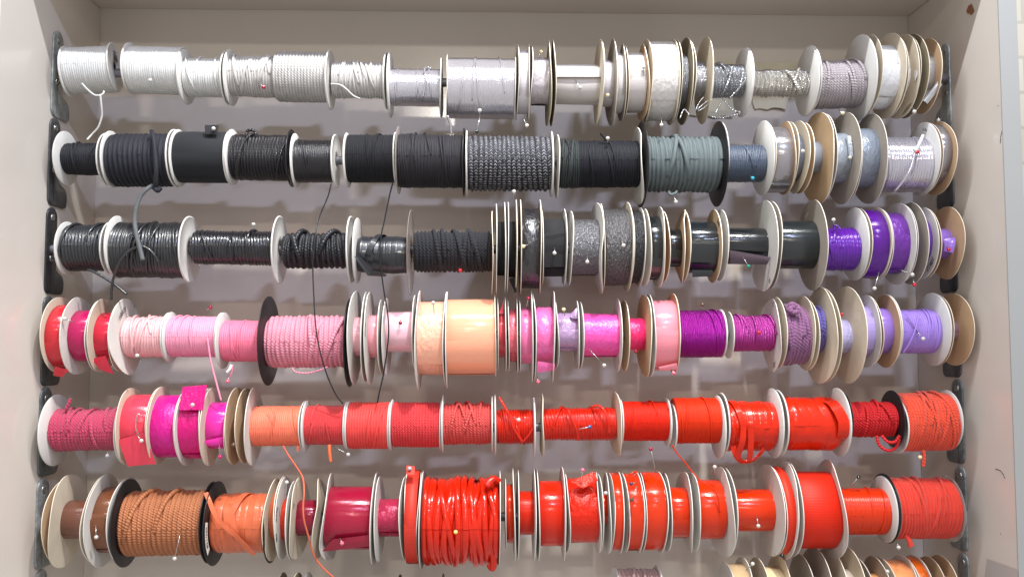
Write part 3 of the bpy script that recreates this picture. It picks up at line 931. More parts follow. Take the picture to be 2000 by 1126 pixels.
# ---- row 2
SP(2, 115, 184, 279, 342, C(3.6, .5, 3, .5), ('knit', CHA), 'w 257 362', None, "charcoal fine cord, almost used up, at the left end of the second row")
SP(2, 197, 321, 260, 366, C(9, .12), ('knit', (36, 36, 44)), 'w 256 366', 'w 253 366', "thick ribbed charcoal elastic cord wound in even broad turns",
   tails=[([(296, 256, 40), (300, 270, 54), (303, 300, 60), (305, 330, 60), (304, 352, 54), (302, 366, 46)], 4.2), ([(298, 362, 44), (286, 370, 50), (274, 384, 52), (266, 406, 54), (263, 430, 56), (266, 455, 62), (272, 480, 66), (279, 508, 68)], 4.2), ([(300, 366, 46), (308, 372, 46), (314, 366, 44)], 4.5)])
SP(2, 334, 435, 259, 356, RB(.5), ('velvet', (18, 20, 25)), 'w 254 365', None, "black velvet ribbon roll with a dark tag pinned on top",
   flap=([(400, 244, 38), (427, 244, 38), (425, 262, 44), (401, 262, 44)],))
SP(2, 441, 556, 263, 353, C(6, .4, 3), ('twist', (24, 21, 26), .3), 'w 254 362', 'k 252 364', "shiny black twisted cord with a small loop standing up on top",
   tails=[([(482, 266, 26), (483, 256, 26), (491, 254, 26), (499, 258, 26), (500, 266, 26)], 3.0)])
SP(2, 570, 645, 273, 357, C(3, .3, 2), ('thread', (28, 26, 30), .28), 'w 261 366', 'w 263 367', "glossy black fine thread spool with a wide white flange and bare rod beside it",
   tails=[([(647, 358, 30), (640, 385, 28), (627, 415, 30), (619, 440, 38), (616, 460, 46), (612, 500, 50), (611, 530, 48), (613, 580, 52), (617, 640, 58), (626, 690, 60), (640, 735, 56), (656, 770, 50), (670, 788, 46)], 1.3)])
SP(2, 673, 765, 263, 357, C(3, .25, 3), ('matte', (24, 24, 28)), 'w 260 366', None, "plain black thread spool just right of the bare piece of rod",
   tails=[([(767, 357, 30), (760, 385, 26), (751, 430, 30), (744, 463, 38), (742, 500, 44), (746, 540, 44), (751, 575, 46), (757, 610, 52), (759, 650, 54), (755, 690, 50), (749, 730, 46), (741, 765, 44), (737, 786, 46)], 1.3)])
SP(2, 774, 903, 262, 368, C(4.2, .7, 5, .4), ('knit', (38, 36, 40)), 'n 248 380', 'k 250 382', "dark grey matte yarn drum between a clear disc and a black disc")
SP(2, 912, 1079, 265, 375, C(9.5, .3), ('chevron', (22, 22, 26)), 'w 256 383', 'w 257 384', "black and silver zigzag braid on the widest drum of the second row")
SP(2, 1093, 1254, 275, 367, C(4, .6, 5, .4), ('knit', (20, 20, 28)), None, 'W* 250 400', "black soft cord with a pearl pin and a short tail on top",
   tails=[([(1186, 274, 36), (1178, 266, 36), (1173, 260, 36)], 2.4)], patch=(1096, 1134))
SP(2, 1268, 1415, 266, 377, C(9.5, .5, 2, .3), ('knit', (92, 101, 102)), 'k 238 405', 'k 238 404', "grey green flat cord between two big black discs",
   tails=[([(1306, 374, 30), (1310, 380, 34), (1318, 378, 34), (1322, 374, 30)], 3)])
SP(2, 1430, 1500, 284, 356, C(3.6, .5, 4), ('thread', (66, 76, 92)), None, 'w 237 382', "slate blue waxed thread with a turquoise pin")
SP(2, 1519, 1553, 250, 376, RB(.2), ('silk', (160, 156, 160)), None, 't 238 380', "grey satin reel with a bright blue white sheen, first reel right of slate thread")
SP(2, 1563, 1572, 262, 354, RB(.2), ('satin', (96, 100, 110)), None, 'c 237 378', "narrow dark grey ribbon with a white pin in a cream reel")
SP(2, 1592, 1608, 278, 337, RB(.2), ('satin', (136, 142, 152)), None, 'x* 221 398', "grey ribbon, nearly finished, in front of a peeling brown and white disc")
SP(2, 1640, 1665, 262, 357, RB(.9), ('sheer', (150, 156, 164)), None, 'g 221 399', "sheer grey ribbon with a folded edge and white pin",
   flap=([(1651, 264, 44), (1661, 266, 46), (1666, 305, 56), (1658, 308, 54)],))
SP(2, 1690, 1724, 253, 365, RB(.6), ('sheer', (126, 134, 146)), None, 'g 224 398', "dull blue grey organza reel left of the silver cord")
SP(2, 1739, 1828, 268, 376, C(4.5, .35, 3), ('silk', (208, 204, 214)), None, 'w 240 382', "silver satin cord with a white twist tie and red pin",
   tails=[([(1803, 264, 60), (1795, 282, 64), (1788, 297, 62)], 3.2), ([(1788, 297, 60), (1780, 325, 60), (1768, 348, 56), (1754, 366, 46), (1747, 374, 38)], 2.4)], marks='smudge')
SP(2, 1843, 1860, 245, 362, RB(.2), ('silk', (164, 162, 168)), None, 't 239 381', "silver grey satin reel with brown card disc, right end of the second row")
# ---- row 3
SP(3, 111, 187, 438, 530, C(6, .45, 3, .4), ('leather', (36, 38, 42)), 'w 433 538', None, "dark grey cord with a cut tail, left end of the third row",
   tails=[([(172, 526, 40), (182, 530, 44), (200, 540, 46), (222, 554, 46), (248, 575, 44)], 2.6)])
SP(3, 208, 346, 434, 543, C(6, .7, 6, .8), ('leather', (30, 30, 33)), 'w 422 545', 'w 421 551', "glossy black leather cord bulging in the middle, long end looping down",
   tails=[([(310, 512, 54), (300, 496, 58), (288, 485, 60), (274, 481, 62), (255, 488, 62), (238, 505, 62), (226, 530, 58), (219, 555, 54), (217, 585, 48)], 2.6)])
SP(3, 369, 528, 450, 518, C(5, .5, 4, .3), ('leather', (26, 25, 30), .28), None, 'w 420 553', "thin shiny black leather cord on a long slim drum with one upright pin")
SP(3, 546, 674, 453, 526, C(10.5, .5, 3), ('braid', (30, 30, 35), .35), None, 'w 422 553', "black plaited leather cord crossed by a hanging black thread")
SP(3, 694, 794, 461, 535, B(11, .25, 1), ('leather', (30, 32, 38)), 'w 426 553', 'n 409 576', "flat black leather strap with its tan cut end sticking out",
   tails=[], flap=([(692, 500, 44), (702, 499, 46), (728, 526, 50), (718, 538, 46)], [(718, 538, 46), (728, 528, 50), (756, 536, 40), (752, 540, 36)]))
SP(3, 806, 962, 450, 533, C(7.5, .8, 7, .5), ('jute', (28, 28, 34)), None, 't 412 575', "fuzzy black chenille cord with a tiny red pin head below")
SP(3, 971, 986, 434, 537, RB(.2), ('velvet', (16, 15, 16)), 'W! 398 575', 'W! 395 572', "narrow black velvet ribbon between thin edge on cream discs, left one")
SP(3, 994, 1008, 433, 540, RB(.2), ('velvet', (16, 15, 16)), 'W! 395 572', 'c! 390 575', "second narrow black velvet reel with a triangular ribbon corner below",
   flap=([(994, 545, 44), (1004, 540, 44), (1009, 570, 40), (1006, 572, 40)],))
SP(3, 1020, 1057, 408, 562, RB(1.0), ('sheer', (34, 32, 36)), 'c! 390 575', 'c 390 575', "full black organza reel with cream pin at its left edge")
SP(3, 1064, 1105, 428, 539, RB(.5), ('velvet', (24, 22, 24)), None, 'W 408 557', "black ribbon with a lapped end and white pin",
   flap=([(1064, 462, 54), (1105, 454, 54), (1105, 520, 50), (1064, 522, 50)],))
SP(3, 1120, 1172, 430, 537, RB(1.0), ('lurex', (118, 117, 120)), None, 'W* 396 573', "crumpled dark silver lurex ribbon next to a torn white disc")
SP(3, 1186, 1235, 409, 558, RB(1.0), ('lurex', (100, 98, 100)), None, 'c 395 570', "full reel of shimmering grey black ribbon holding a white pin")
SP(3, 1243, 1260, 412, 552, RB(1.0), ('lurex', (66, 66, 68)), None, 'W 405 560', "black gauze reel whose white rim has handwriting", text=[('OXYX', 'R', .86, 60, 10)])
SP(3, 1273, 1296, 423, 545, RB(.2), ('satin', (26, 29, 31)), None, 'y 404 562', "black satin reel between a handwritten rim and peeling card discs")
SP(3, 1312, 1335, 448, 520, RB(.2), ('satin', (22, 24, 26)), None, 'x* 410 553', "short black satin ribbon on a thin core left of a creased kraft disc")
SP(3, 1352, 1405, 433, 532, RB(.25), ('satin', (28, 32, 35)), None, 'x 409 552', "broad black satin reel with a sharp white sheen and dark end below", text=[('SM0', 'L', .86, 40, 11)],
   flap=([(1352, 527, 40), (1392, 527, 40), (1391, 539, 34), (1352, 541, 34)],))
SP(3, 1426, 1502, 446, 515, RB(.2), ('satin', (24, 26, 29)), None, 'W 391 568', "slim black satin roll with a loose dark plum flap and green pin", text=[('50', 'L', .9, -62, 11)],
   flap=([(1426, 488, 40), (1506, 502, 46), (1498, 516, 42), (1426, 515, 38)],))
SP(3, 1531, 1603, 432, 525, RB(.2), ('satin', (30, 35, 37)), None, 'g 390 567', "charcoal satin roll right of the largest white disc")
SP(3, 1625, 1685, 445, 529, C(5, .45, 3), ('satin', (86, 28, 140)), None, 'w 406 548', "bright purple satin cord, first purple spool after the blacks",
   tails=[([(1626, 443, 34), (1634, 440, 38), (1642, 448, 42)], 1.6)])
SP(3, 1707, 1738, 411, 543, RB(.2), ('satin', (80, 18, 126)), None, 'c 405 547', "vivid violet satin ribbon wound full beside the purple cord")
SP(3, 1748, 1779, 417, 534, RB(.7), ('sheer', (100, 44, 138)), None, 'W 397 556', "purple organza reel with a white pin lying across it")
SP(3, 1796, 1801, 440, 520, RB(.2), ('satin', (98, 62, 160)), None, 'g 396 555', "thin purple sliver behind a tilted grey card disc")
SP(3, 1814, 1822, 425, 520, RB(.4), ('satin', (112, 66, 160)), None, 'W 405 545', "mauve ribbon reel with the number 10613 written on its white disc", text=[('10613', 'L', .84, -48, 14)])
SP(3, 1843, 1862, 448, 505, RB(.8), ('satin', (140, 104, 190)), None, 't 404 546', "lilac folded ribbon with red pin on a brown disc, right end of the third row",
   flap=([(1844, 466, 40), (1866, 464, 48), (1862, 494, 50), (1844, 490, 44)],))
# ---- row 4
SP(4, 86, 112, 596, 718, RB(.3), ('satin', (196, 40, 52)), 'c 580 727', None, "red satin reel against the left side panel in the fourth row",
   flap=([(108, 715, 44), (134, 722, 40), (122, 736, 34), (104, 733, 36)],))
SP(4, 131, 164, 606, 705, RB(.3), ('satin', (176, 22, 84)), 'W* 580 730', None, "crimson magenta satin ribbon behind a bent white disc")
SP(4, 181, 206, 611, 702, RB(.6), ('satin', (200, 34, 60)), 'c 583 726', None, "cherry red glossy ribbon with its end drooping under the reel",
   flap=([(178, 700, 36), (206, 694, 44), (222, 730, 44), (196, 722, 36)],))
SP(4, 233, 311, 617, 698, C(4.2, .6, 4, .3), ('thread', (232, 176, 178)), 'W* 582 731', 'w 610 706', "palest pink cord beside a white card disc numbered in pen", text=[('10839', 'R', .74, 128, 15), ('A4', 'R', .8, -70, 14), ('0', 'R', .84, 70, 10)])
SP(4, 321, 414, 617, 697, C(3.2, .25, 3), ('thread', (236, 150, 176)), 'w 609 707', None, "evenly wound candy pink thread with a strand trailing to the row below",
   tails=[([(405, 660, 42), (408, 680, 44), (411, 700, 44), (416, 722, 44), (424, 752, 44), (432, 782, 44)], 1.8)])
SP(4, 426, 498, 625, 706, C(3.4, .35, 3), ('thread', (238, 122, 150)), 'w 610 720', None, "rose pink thread with a twisted clear plastic tie below",
   tails=[([(452, 712, 36), (449, 720, 38), (443, 727, 38)], 3.0), ([(455, 712, 36), (453, 726, 38), (446, 742, 38)], 1.0)])
SP(4, 513, 668, 615, 718, C(9, .5, 3, .3), ('braid', (234, 150, 168)), 'k 578 752', 'k 582 755', "chunky pink plaited cord between black discs",
   tails=[([(570, 718, 34), (578, 726, 40), (600, 728, 40), (625, 722, 38), (640, 716, 34)], 1.5)])
SP(4, 689, 701, 620, 694, RB(.2), ('satin', (238, 176, 186)), 'W 568 750', None, "sliver of pale pink ribbon right of the black and white discs")
SP(4, 718, 735, 616, 698, RB(.2), ('satin', (240, 160, 170)), 'W 570 750', None, "light pink satin ribbon next to a disc rim with pen scribbles", text=[('MS98', 'R', .93, 170, 12)])
SP(4, 752, 802, 610, 687, RB(.25), ('satin', (236, 186, 196)), 'W 582 731', None, "pearly pink satin roll with a dark red pin, hanging thread in front", text=[('the', 'R', .9, 150, 12)])
SP(4, 814, 866, 590, 731, RB(.5), ('sheer', (246, 178, 150)), 'W 567 760', None, "peach glitter organza reel with pin on its upper left")
SP(4, 871, 967, 585, 731, RB(.08), ('satin', (246, 168, 134), .2), 'W 569 757', 'c! 575 736', "broad golden peach satin ribbon with brilliant sheen")
SP(4, 974, 987, 613, 697, RB(.3), ('satin', (232, 86, 96)), None, 'g! 580 725', "coral pink narrow ribbon just right of the peach satin",
   flap=([(973, 612, 42), (981, 596, 46), (984, 582, 42), (982, 612, 42)],))
SP(4, 995, 1010, 605, 705, RB(.5), ('sheer', (238, 110, 124)), None, 'g! 583 727', "salmon pink organza reel, narrow, between edge on discs")
SP(4, 1018, 1039, 602, 710, RB(.3), ('satin', (240, 120, 170)), None, 'W! 566 745', "bubblegum pink satin reel left of the hot pink one")
SP(4, 1048, 1082, 600, 710, RB(.7), ('sheer', (240, 112, 174)), None, 'W 567 745', "hot pink organza reel with a pale torn end hanging beneath",
   flap=([(1050, 705, 50), (1084, 710, 48), (1083, 723, 42), (1049, 727, 42)],))
SP(4, 1093, 1130, 612, 685, RB(1.0), ('sheer', (176, 142, 182)), None, 'W 587 720', "greyish lavender gauze ribbon with ruffled top and cream pin",
   flap=([(1113, 614, 30), (1127, 600, 30), (1131, 622, 36), (1118, 622, 36)],))
SP(4, 1141, 1211, 613, 696, RB(.8), ('sheer', (230, 80, 160)), None, 'W 583 725', "wide fuchsia ribbon roll with a slanting white headed pin", text=[('23', 'L', .8, -60, 12)])
SP(4, 1231, 1262, 622, 684, RB(.6), ('sheer', (226, 46, 106)), None, 'x* 575 735', "small deep pink ribbon core between white discs")
SP(4, 1283, 1328, 587, 722, RB(.25), ('satin', (232, 138, 150)), 'W 574 735', 't 573 730', "dusty rose satin reel with a pink pin at its lower right",
   flap=([(1286, 716, 44), (1322, 708, 52), (1324, 722, 46), (1288, 723, 40)],))
SP(4, 1338, 1419, 605, 698, C(3, .25, 3), ('metalthread', (160, 30, 150)), None, 'w 604 698', "magenta purple metallic thread spool, glittering, no big disc")
SP(4, 1436, 1518, 615, 686, C(4, .45, 4), ('metalthread', (186, 70, 160)), None, 'W* 583 725', "lilac pink metallic cord before a white disc with numbers in pen", text=[('102-1', 'L', .82, 42, 14), ('10402', 'L', .84, -62, 13), ('5', 'L', .86, 75, 12)],
   tails=[([(1514, 645, 40), (1520, 652, 44), (1527, 661, 46)], 1.8)])
SP(4, 1540, 1589, 597, 712, C(7, 1.0, 8, 1.0), ('jute', (126, 78, 118)), None, 'c 578 720', "mauve fuzzy bouclé yarn with a dark knot at the top",
   tails=[([(1540, 600, 46), (1546, 594, 52), (1554, 597, 54), (1558, 606, 56), (1550, 610, 58), (1543, 604, 56), (1550, 598, 54)], 5)])
SP(4, 1603, 1617, 600, 690, C(5, .8, 2), ('jute', (92, 80, 150)), None, 'c 560 748', "blue violet yarn, narrow, between cream discs")
SP(4, 1646, 1669, 625, 690, RB(.6), ('sheer', (178, 172, 212)), None, 'c 559 748', "pale lilac ribbon with a red pin between the two largest cream discs")
SP(4, 1692, 1711, 597, 696, RB(.2), ('satin', (170, 150, 206)), None, 'W 575 717', "lavender satin reel just right of a huge cream disc")
SP(4, 1727, 1750, 602, 690, RB(.2), ('satin', (148, 116, 196)), None, 't 575 717', "violet satin reel in front of a brown card disc")
SP(4, 1764, 1842, 604, 690, C(3.6, .35, 4), ('thread', (160, 128, 208)), None, 'w 572 714', "light violet cord with crossing loose strand and white pin",
   tails=[([(1764, 688, 36), (1775, 672, 44), (1786, 648, 48), (1792, 626, 46), (1795, 612, 38)], 1.8), ([(1768, 612, 40), (1782, 630, 46), (1792, 645, 48)], 1.5)])
SP(4, 1868, 1873, 625, 665, RB(.1), ('satin', (140, 110, 120)), None, 't 573 713', "bare brown card reel at the right end of the fourth row")
# ---- row 5
SP(5, 90, 217, 797, 880, C(4.6, .8, 6, .3), ('jute', (186, 62, 94)), 'w 770 908', None, "raspberry pink jute twine, left end of the fifth row",
   tails=[([(128, 800, 24), (133, 790, 26), (138, 778, 26)], 3.2)])
SP(5, 233, 283, 771, 886, RB(.2), ('satin', (226, 62, 84)), 'c 757 905', None, "coral red satin reel with a big square flap hanging down",
   flap=([(231, 858, 56), (281, 843, 60), (305, 905, 46), (250, 910, 42)],))
SP(5, 290, 338, 772, 892, RB(.6), ('sheer', (228, 40, 150)), 'c 755 905', None, "bright magenta organza reel left of the raised pink end")
SP(5, 347, 385, 765, 893, RB(.6), ('sheer', (226, 34, 126)), 'W 757 907', None, "hot pink organza reel whose end stands up above the rim",
   flap=([(357, 755, 46), (404, 751, 50), (397, 800, 66), (350, 800, 66)],))
SP(5, 400, 440, 786, 875, RB(.3), ('satin', (224, 44, 158)), 'c 757 908', None, "magenta satin on a small core with a pinned corner",
   flap=([(399, 860, 46), (436, 852, 50), (432, 868, 48), (404, 870, 44)],))
SP(5, 452, 457, 810, 850, RB(.1), ('satin', (180, 120, 100)), 't 757 905', None, "empty olive tan card reel beside orange thread")
SP(5, 486, 583, 792, 870, C(3, .2, 2), ('thread', (248, 124, 96)), 'W 756 906', None, "orange thread fading to bright peach beside a large pale disc",
   tails=[([(525, 793, 36), (532, 800, 44), (536, 815, 46), (535, 830, 46)], 1.1), ([(553, 870, 32), (563, 888, 34), (577, 908, 36), (591, 932, 40), (594, 960, 62), (592, 990, 70), (594, 1015, 72), (602, 1045, 66), (612, 1080, 58), (628, 1105, 54), (652, 1127, 52)], 1.8), ([(582, 870, 30), (582, 880, 30)], 2.6)])
SP(5, 592, 668, 791, 868, C(3, .35, 3), ('matte', (206, 60, 62)), 'w 782 880', None, "coral red thread with an orange cord stub hanging below",
   tails=[([(643, 868, 30), (644, 885, 34), (646, 901, 34)], 3.0)])
SP(5, 675, 755, 784, 876, C(4.2, .2, 2), ('thread', (228, 74, 70), .5), 'w 783 877', None, "smooth salmon red cord with a tiny pin knot in the middle")
SP(5, 762, 857, 784, 873, C(5.5, .15), ('twist', (226, 68, 72)), 'w 780 878', None, "rose red twisted rope cord in tidy rows")
SP(5, 865, 960, 786, 868, C(6, .9, 5, .4), ('twist', (214, 82, 78)), 'w 770 881', None, "red and pink mottled twisted cord with ragged winding")
SP(5, 969, 1043, 798, 867, C(4, .4, 3), ('wax', (222, 43, 12), .22), 'w 769 885', None, "glossy scarlet cord crossed by its own slanting loose end",
   tails=[([(975, 776, 30), (985, 793, 38), (996, 812, 42), (1003, 835, 44), (1020, 862, 38)], 2.6), ([(1020, 863, 36), (1032, 850, 42), (1041, 835, 42)], 1.8)])
SP(5, 1062, 1206, 795, 860, C(4.6, .5, 2, .3), ('wax', (224, 43, 12), .2), 'c* 767 888', 'c* 765 888', "long slim roll of glossy scarlet cord with a blue pin",
   tails=[([(1107, 797, 32), (1112, 806, 40), (1120, 825, 44), (1126, 838, 44), (1130, 858, 36)], 2.6), ([(1158, 793, 28), (1170, 792, 32), (1180, 802, 40), (1187, 820, 44), (1190, 845, 40)], 2.6)])
SP(5, 1222, 1309, 783, 860, C(3, .25, 2), ('thread', (224, 43, 18), .5), None, 'w 777 870', "matte scarlet thread spool right of a torn cream disc")
SP(5, 1324, 1412, 776, 865, C(3, .35, 4), ('thread', (224, 54, 13), .5), None, 'w 772 894', "vermilion thread spool with a red strand trailing down",
   tails=[([(1312, 868, 30), (1322, 884, 32), (1336, 900, 34), (1350, 918, 40), (1368, 938, 52), (1390, 952, 60), (1402, 970, 62), (1406, 1000, 60)], 1.2)])
SP(5, 1428, 1524, 782, 880, B(12, .5, 1), ('leather', (206, 43, 11), .25), None, 'w 758 893', "shiny red flat strap with loops drooping below the drum",
   straps=[([(1452, 828, 62), (1450, 860, 60), (1442, 888, 50), (1448, 899, 46), (1462, 898, 46), (1466, 870, 56), (1467, 830, 62)], 5.5), ([(1432, 870, 40), (1438, 890, 40), (1450, 901, 40), (1470, 898, 40), (1485, 884, 40), (1492, 876, 40)], 5)])
SP(5, 1544, 1657, 772, 880, B(23, .8, 1), ('leather', (204, 43, 11), .28), None, 'w 758 890', "very wide red leather strap wound in broad overlapping bands")
SP(5, 1673, 1758, 783, 853, C(6.5, .4, 3), ('twist', (206, 40, 44)), None, 'k 762 872', "dark red twisted cord whose tail loops under a black disc",
   tails=[([(1712, 850, 26), (1716, 866, 30), (1726, 876, 34), (1738, 879, 36), (1750, 872, 38), (1757, 856, 40)], 3), ([(1722, 850, 34), (1734, 862, 40), (1748, 862, 42), (1757, 850, 44)], 3)])
SP(5, 1779, 1880, 766, 880, C(5, .7, 8, .6), ('jute', (226, 76, 48)), 'w 775 883', 'w 762 876', "big ball of orange jute string, right end of the fifth row",
   tails=[([(1803, 878, 40), (1805, 892, 40), (1803, 910, 38)], 3.2)])
# ---- row 6
SP(6, 117, 156, 978, 1050, RB(.2), ('satin', (108, 66, 52)), 'c* 928 1104', None, "brown satin on a thin core beside two warped tan discs, left end of sixth row", extra='t 937 1095')
SP(6, 177, 208, 953, 1075, RB(.25), ('satin', (112, 66, 42)), 'W 926 1103', None, "chocolate brown satin reel with an upright white pin", flap=([(174, 1014, 62), (205, 1012, 62), (205, 1050, 56), (176, 1052, 56)],))
SP(6, 224, 386, 957, 1083, C(9, .25, 2), ('twist', (180, 114, 78)), 'k 935 1102', None, "wide drum of caramel brown twisted rope cord")
SP(6, 405, 515, 963, 1078, B(11.5, .3, 3), ('leather', (206, 102, 66)), 'k 940 1100', None, "tan orange flat leather lace with loose crossing ends", marks='tag',
   straps=[([(402, 962, 44), (410, 980, 56), (420, 1004, 64), (436, 1024, 66), (460, 1045, 64), (496, 1082, 46)], 4)])
SP(6, 521, 534, 962, 1050, RB(.2), ('leather', (206, 104, 70)), 'c 935 1091', None, "narrow tan leather sliver just right of the leather lace")
SP(6, 546, 556, 975, 1053, RB(.3), ('satin', (206, 56, 31)), 'W 932 1088', None, "thin red ribbon whose white disc rim is scribbled over", text=[('AS96', 'R', .92, 165, 13), ('M4', 'R', .92, -160, 13)])
SP(6, 577, 611, 977, 1043, RB(.2), ('satin', (130, 22, 46)), 'c* 933 1088', None, "burgundy satin on a thin core behind the hanging orange cord", text=[('18', 'R', .8, 150, 12)])
SP(6, 632, 721, 951, 1070, RB(.15), ('satin', (150, 22, 50)), 'W* 925 1090', 'W 923 1098', "wide burgundy satin reel with a sharp white highlight",
   flap=([(629, 1076, 48), (650, 1052, 62), (720, 1044, 64), (720, 1066, 58)],))
SP(6, 738, 780, 975, 1045, RB(1.0), ('sheer', (170, 40, 72)), 'W 930 1092', None, "crinkled raspberry ribbon, small, between two silvery discs")
SP(6, 789, 812, 919, 1095, RB(.2), ('grosgrain', (202, 52, 38)), 'W 920 1095', None, "narrow red grosgrain reel wound full with a pinned dark end on top",
   flap=([(794, 908, 46), (810, 910, 46), (810, 926, 60), (794, 926, 60)],))
SP(6, 821, 976, 932, 1100, ('jelly', 13, 0, 0, 0), ('jelly', (216, 43, 8)), 'g 920 1105', 'g! 920 1100', "huge tangle of shiny red jelly tubing with a yellow pin",
   tails=[([(950, 950, 60), (962, 935, 50), (974, 940, 40)], 7), ([(958, 1060, 60), (964, 1090, 54), (962, 1108, 48), (956, 1100, 44)], 7)])
SP(6, 990, 1004, 947, 1057, RB(.2), ('satin', (224, 58, 8)), 'g! 935 1070', 'W 915 1090', "thin orange red satin reel right of the jelly tubing")
SP(6, 1015, 1044, 960, 1042, RB(.2), ('satin', (206, 43, 19), .4), None, 'W! 916 1090', "plain red ribbon on a small core between white edge on discs")
SP(6, 1055, 1103, 940, 1063, RB(.15), ('satin', (212, 43, 21)), 'W! 916 1090', 'W 913 1090', "red ribbon reel with two glossy bands at its edges")
SP(6, 1114, 1170, 935, 1055, RB(1.0), ('sheer', (222, 43, 24)), None, 'W* 923 1076', "rumpled red organza with a raised corner and pink pin",
   flap=([(1113, 940, 48), (1160, 920, 44), (1168, 938, 52), (1140, 952, 60)],))
SP(6, 1179, 1188, 960, 1020, RB(.2), ('satin', (224, 58, 8)), None, 'W 923 1077', "tiny orange ribbon core with a pearl pin between bent discs")
SP(6, 1202, 1219, 924, 1070, RB(.15), ('satin', (224, 58, 8)), None, 'W 922 1076', "orange red satin reel, narrowest of the three full ones together")
SP(6, 1230, 1257, 926, 1070, RB(.25), ('satin', (224, 58, 8)), None, 'W 922 1076', "orange red satin reel with two dark pins stuck in it",
   tails=[([(1228, 928, 66), (1236, 922, 66), (1244, 920, 60), (1238, 928, 66)], 1.4)])
SP(6, 1266, 1302, 923, 1070, RB(.15), ('satin', (224, 58, 8)), None, 'W 921 1075', "widest full orange red satin reel with a tall crimson pin above")
SP(6, 1316, 1350, 953, 1047, RB(.15), ('satin', (224, 58, 8)), None, 'W* 922 1075', "half used orange satin reel right of three full ones")
SP(6, 1370, 1420, 938, 1050, RB(.15), ('satin', (224, 58, 8)), None, 'W* 912 1083', "orange red satin reel with a thin thread lying over it")
SP(6, 1443, 1515, 956, 1035, RB(.25), ('satin', (224, 58, 8)), None, 'W 908 1082', "slim bright orange satin roll with a creased yellow highlight")
SP(6, 1538, 1556, 913, 1078, RB(.15), ('grosgrain', (196, 42, 18)), None, 'W* 901 1088', "narrow dark red grosgrain wound to the rim beside wide red reel")
SP(6, 1573, 1650, 922, 1067, RB(.1), ('grosgrain', (214, 43, 12)), None, 'W* 898 1085', "widest plain red grosgrain ribbon reel")
SP(6, 1660, 1744, 953, 1042, C(3.6, .4, 3), ('satin', (222, 58, 8), .4), None, 'w 930 1057', "shiny orange red cord left of a black and white flange", extraR='k 925 1058')
SP(6, 1764, 1884, 933, 1050, C(5, .6, 4, .4), ('matte', (212, 62, 46)), None, 'n 930 1055', "large roll of coral red woven cord, right end of the sixth row",
   tails=[([(1768, 1044, 40), (1774, 1054, 44), (1778, 1068, 46)], 3), ([(1772, 1046, 40), (1779, 1056, 44), (1782, 1066, 46)], 2.5)])
# ---- row 7: only the tops show
SP(7, 537, 560, 1140, 1240, RB(.2), ('satin', (90, 80, 60)), 'd 1120 1264', None, "olive brown reel tip, leftmost thing peeking from the bottom edge")
SP(7, 588, 640, 1135, 1245, C(5, .3), ('knit', (40, 44, 44)), 'w 1120 1264', None, "white disc tip with a dark cord behind it at the bottom edge")
SP(7, 676, 758, 1129, 1258, C(6, .8, 3, .6), ('knit', (46, 40, 46)), None, None, "dark charcoal cord just peeking over the bottom edge")
SP(7, 776, 860, 1140, 1240, RB(.2), ('velvet', (60, 50, 44)), 'k 1123 1262', None, "black disc tip at the bottom edge under the red reel")
SP(7, 1217, 1300, 1112, 1262, C(6.5, .7, 4, .4), ('knit', (172, 142, 136)), 'w 1108 1268', 'w 1107 1268', "dusty pink grey cord at the bottom edge")
SP(7, 1443, 1474, 1104, 1244, RB(.2), ('satin', (204, 176, 134)), 'W 1100 1250', 'W 1090 1252', "tan satin ribbon with a slanted pin at the bottom edge")
SP(7, 1510, 1545, 1110, 1240, RB(.2), ('satin', (232, 212, 166)), None, 'c 1085 1253', "cream yellow ribbon reel at the bottom edge")
SP(7, 1600, 1615, 1125, 1225, RB(.2), ('satin', (150, 140, 126)), None, 'g 1072 1260', "large shaded grey disc with a folded rim at the bottom edge")
SP(7, 1664, 1682, 1113, 1225, RB(.2), ('satin', (206, 194, 178)), None, 'c 1070 1258', "beige reel with a large two toned disc at the bottom edge")
SP(7, 1722, 1735, 1122, 1222, RB(.2), ('satin', (236, 170, 110)), None, 'g 1088 1250', "pale apricot ribbon with a white pin at the bottom edge")
SP(7, 1762, 1800, 1096, 1240, RB(.2), ('satin', (232, 150, 96)), None, 'c 1087 1246', "peach orange satin reel at the bottom edge")
SP(7, 1808, 1827, 1090, 1236, RB(.6), ('sheer', (236, 110, 40)), 'W 1086 1246', 'W 1086 1240', "bright orange glitter ribbon at the bottom right")
SP(7, 1858, 1866, 1115, 1215, RB(.2), ('satin', (150, 120, 100)), None, 't 1086 1240', "brown shaded reel touching the right panel at the bottom edge")

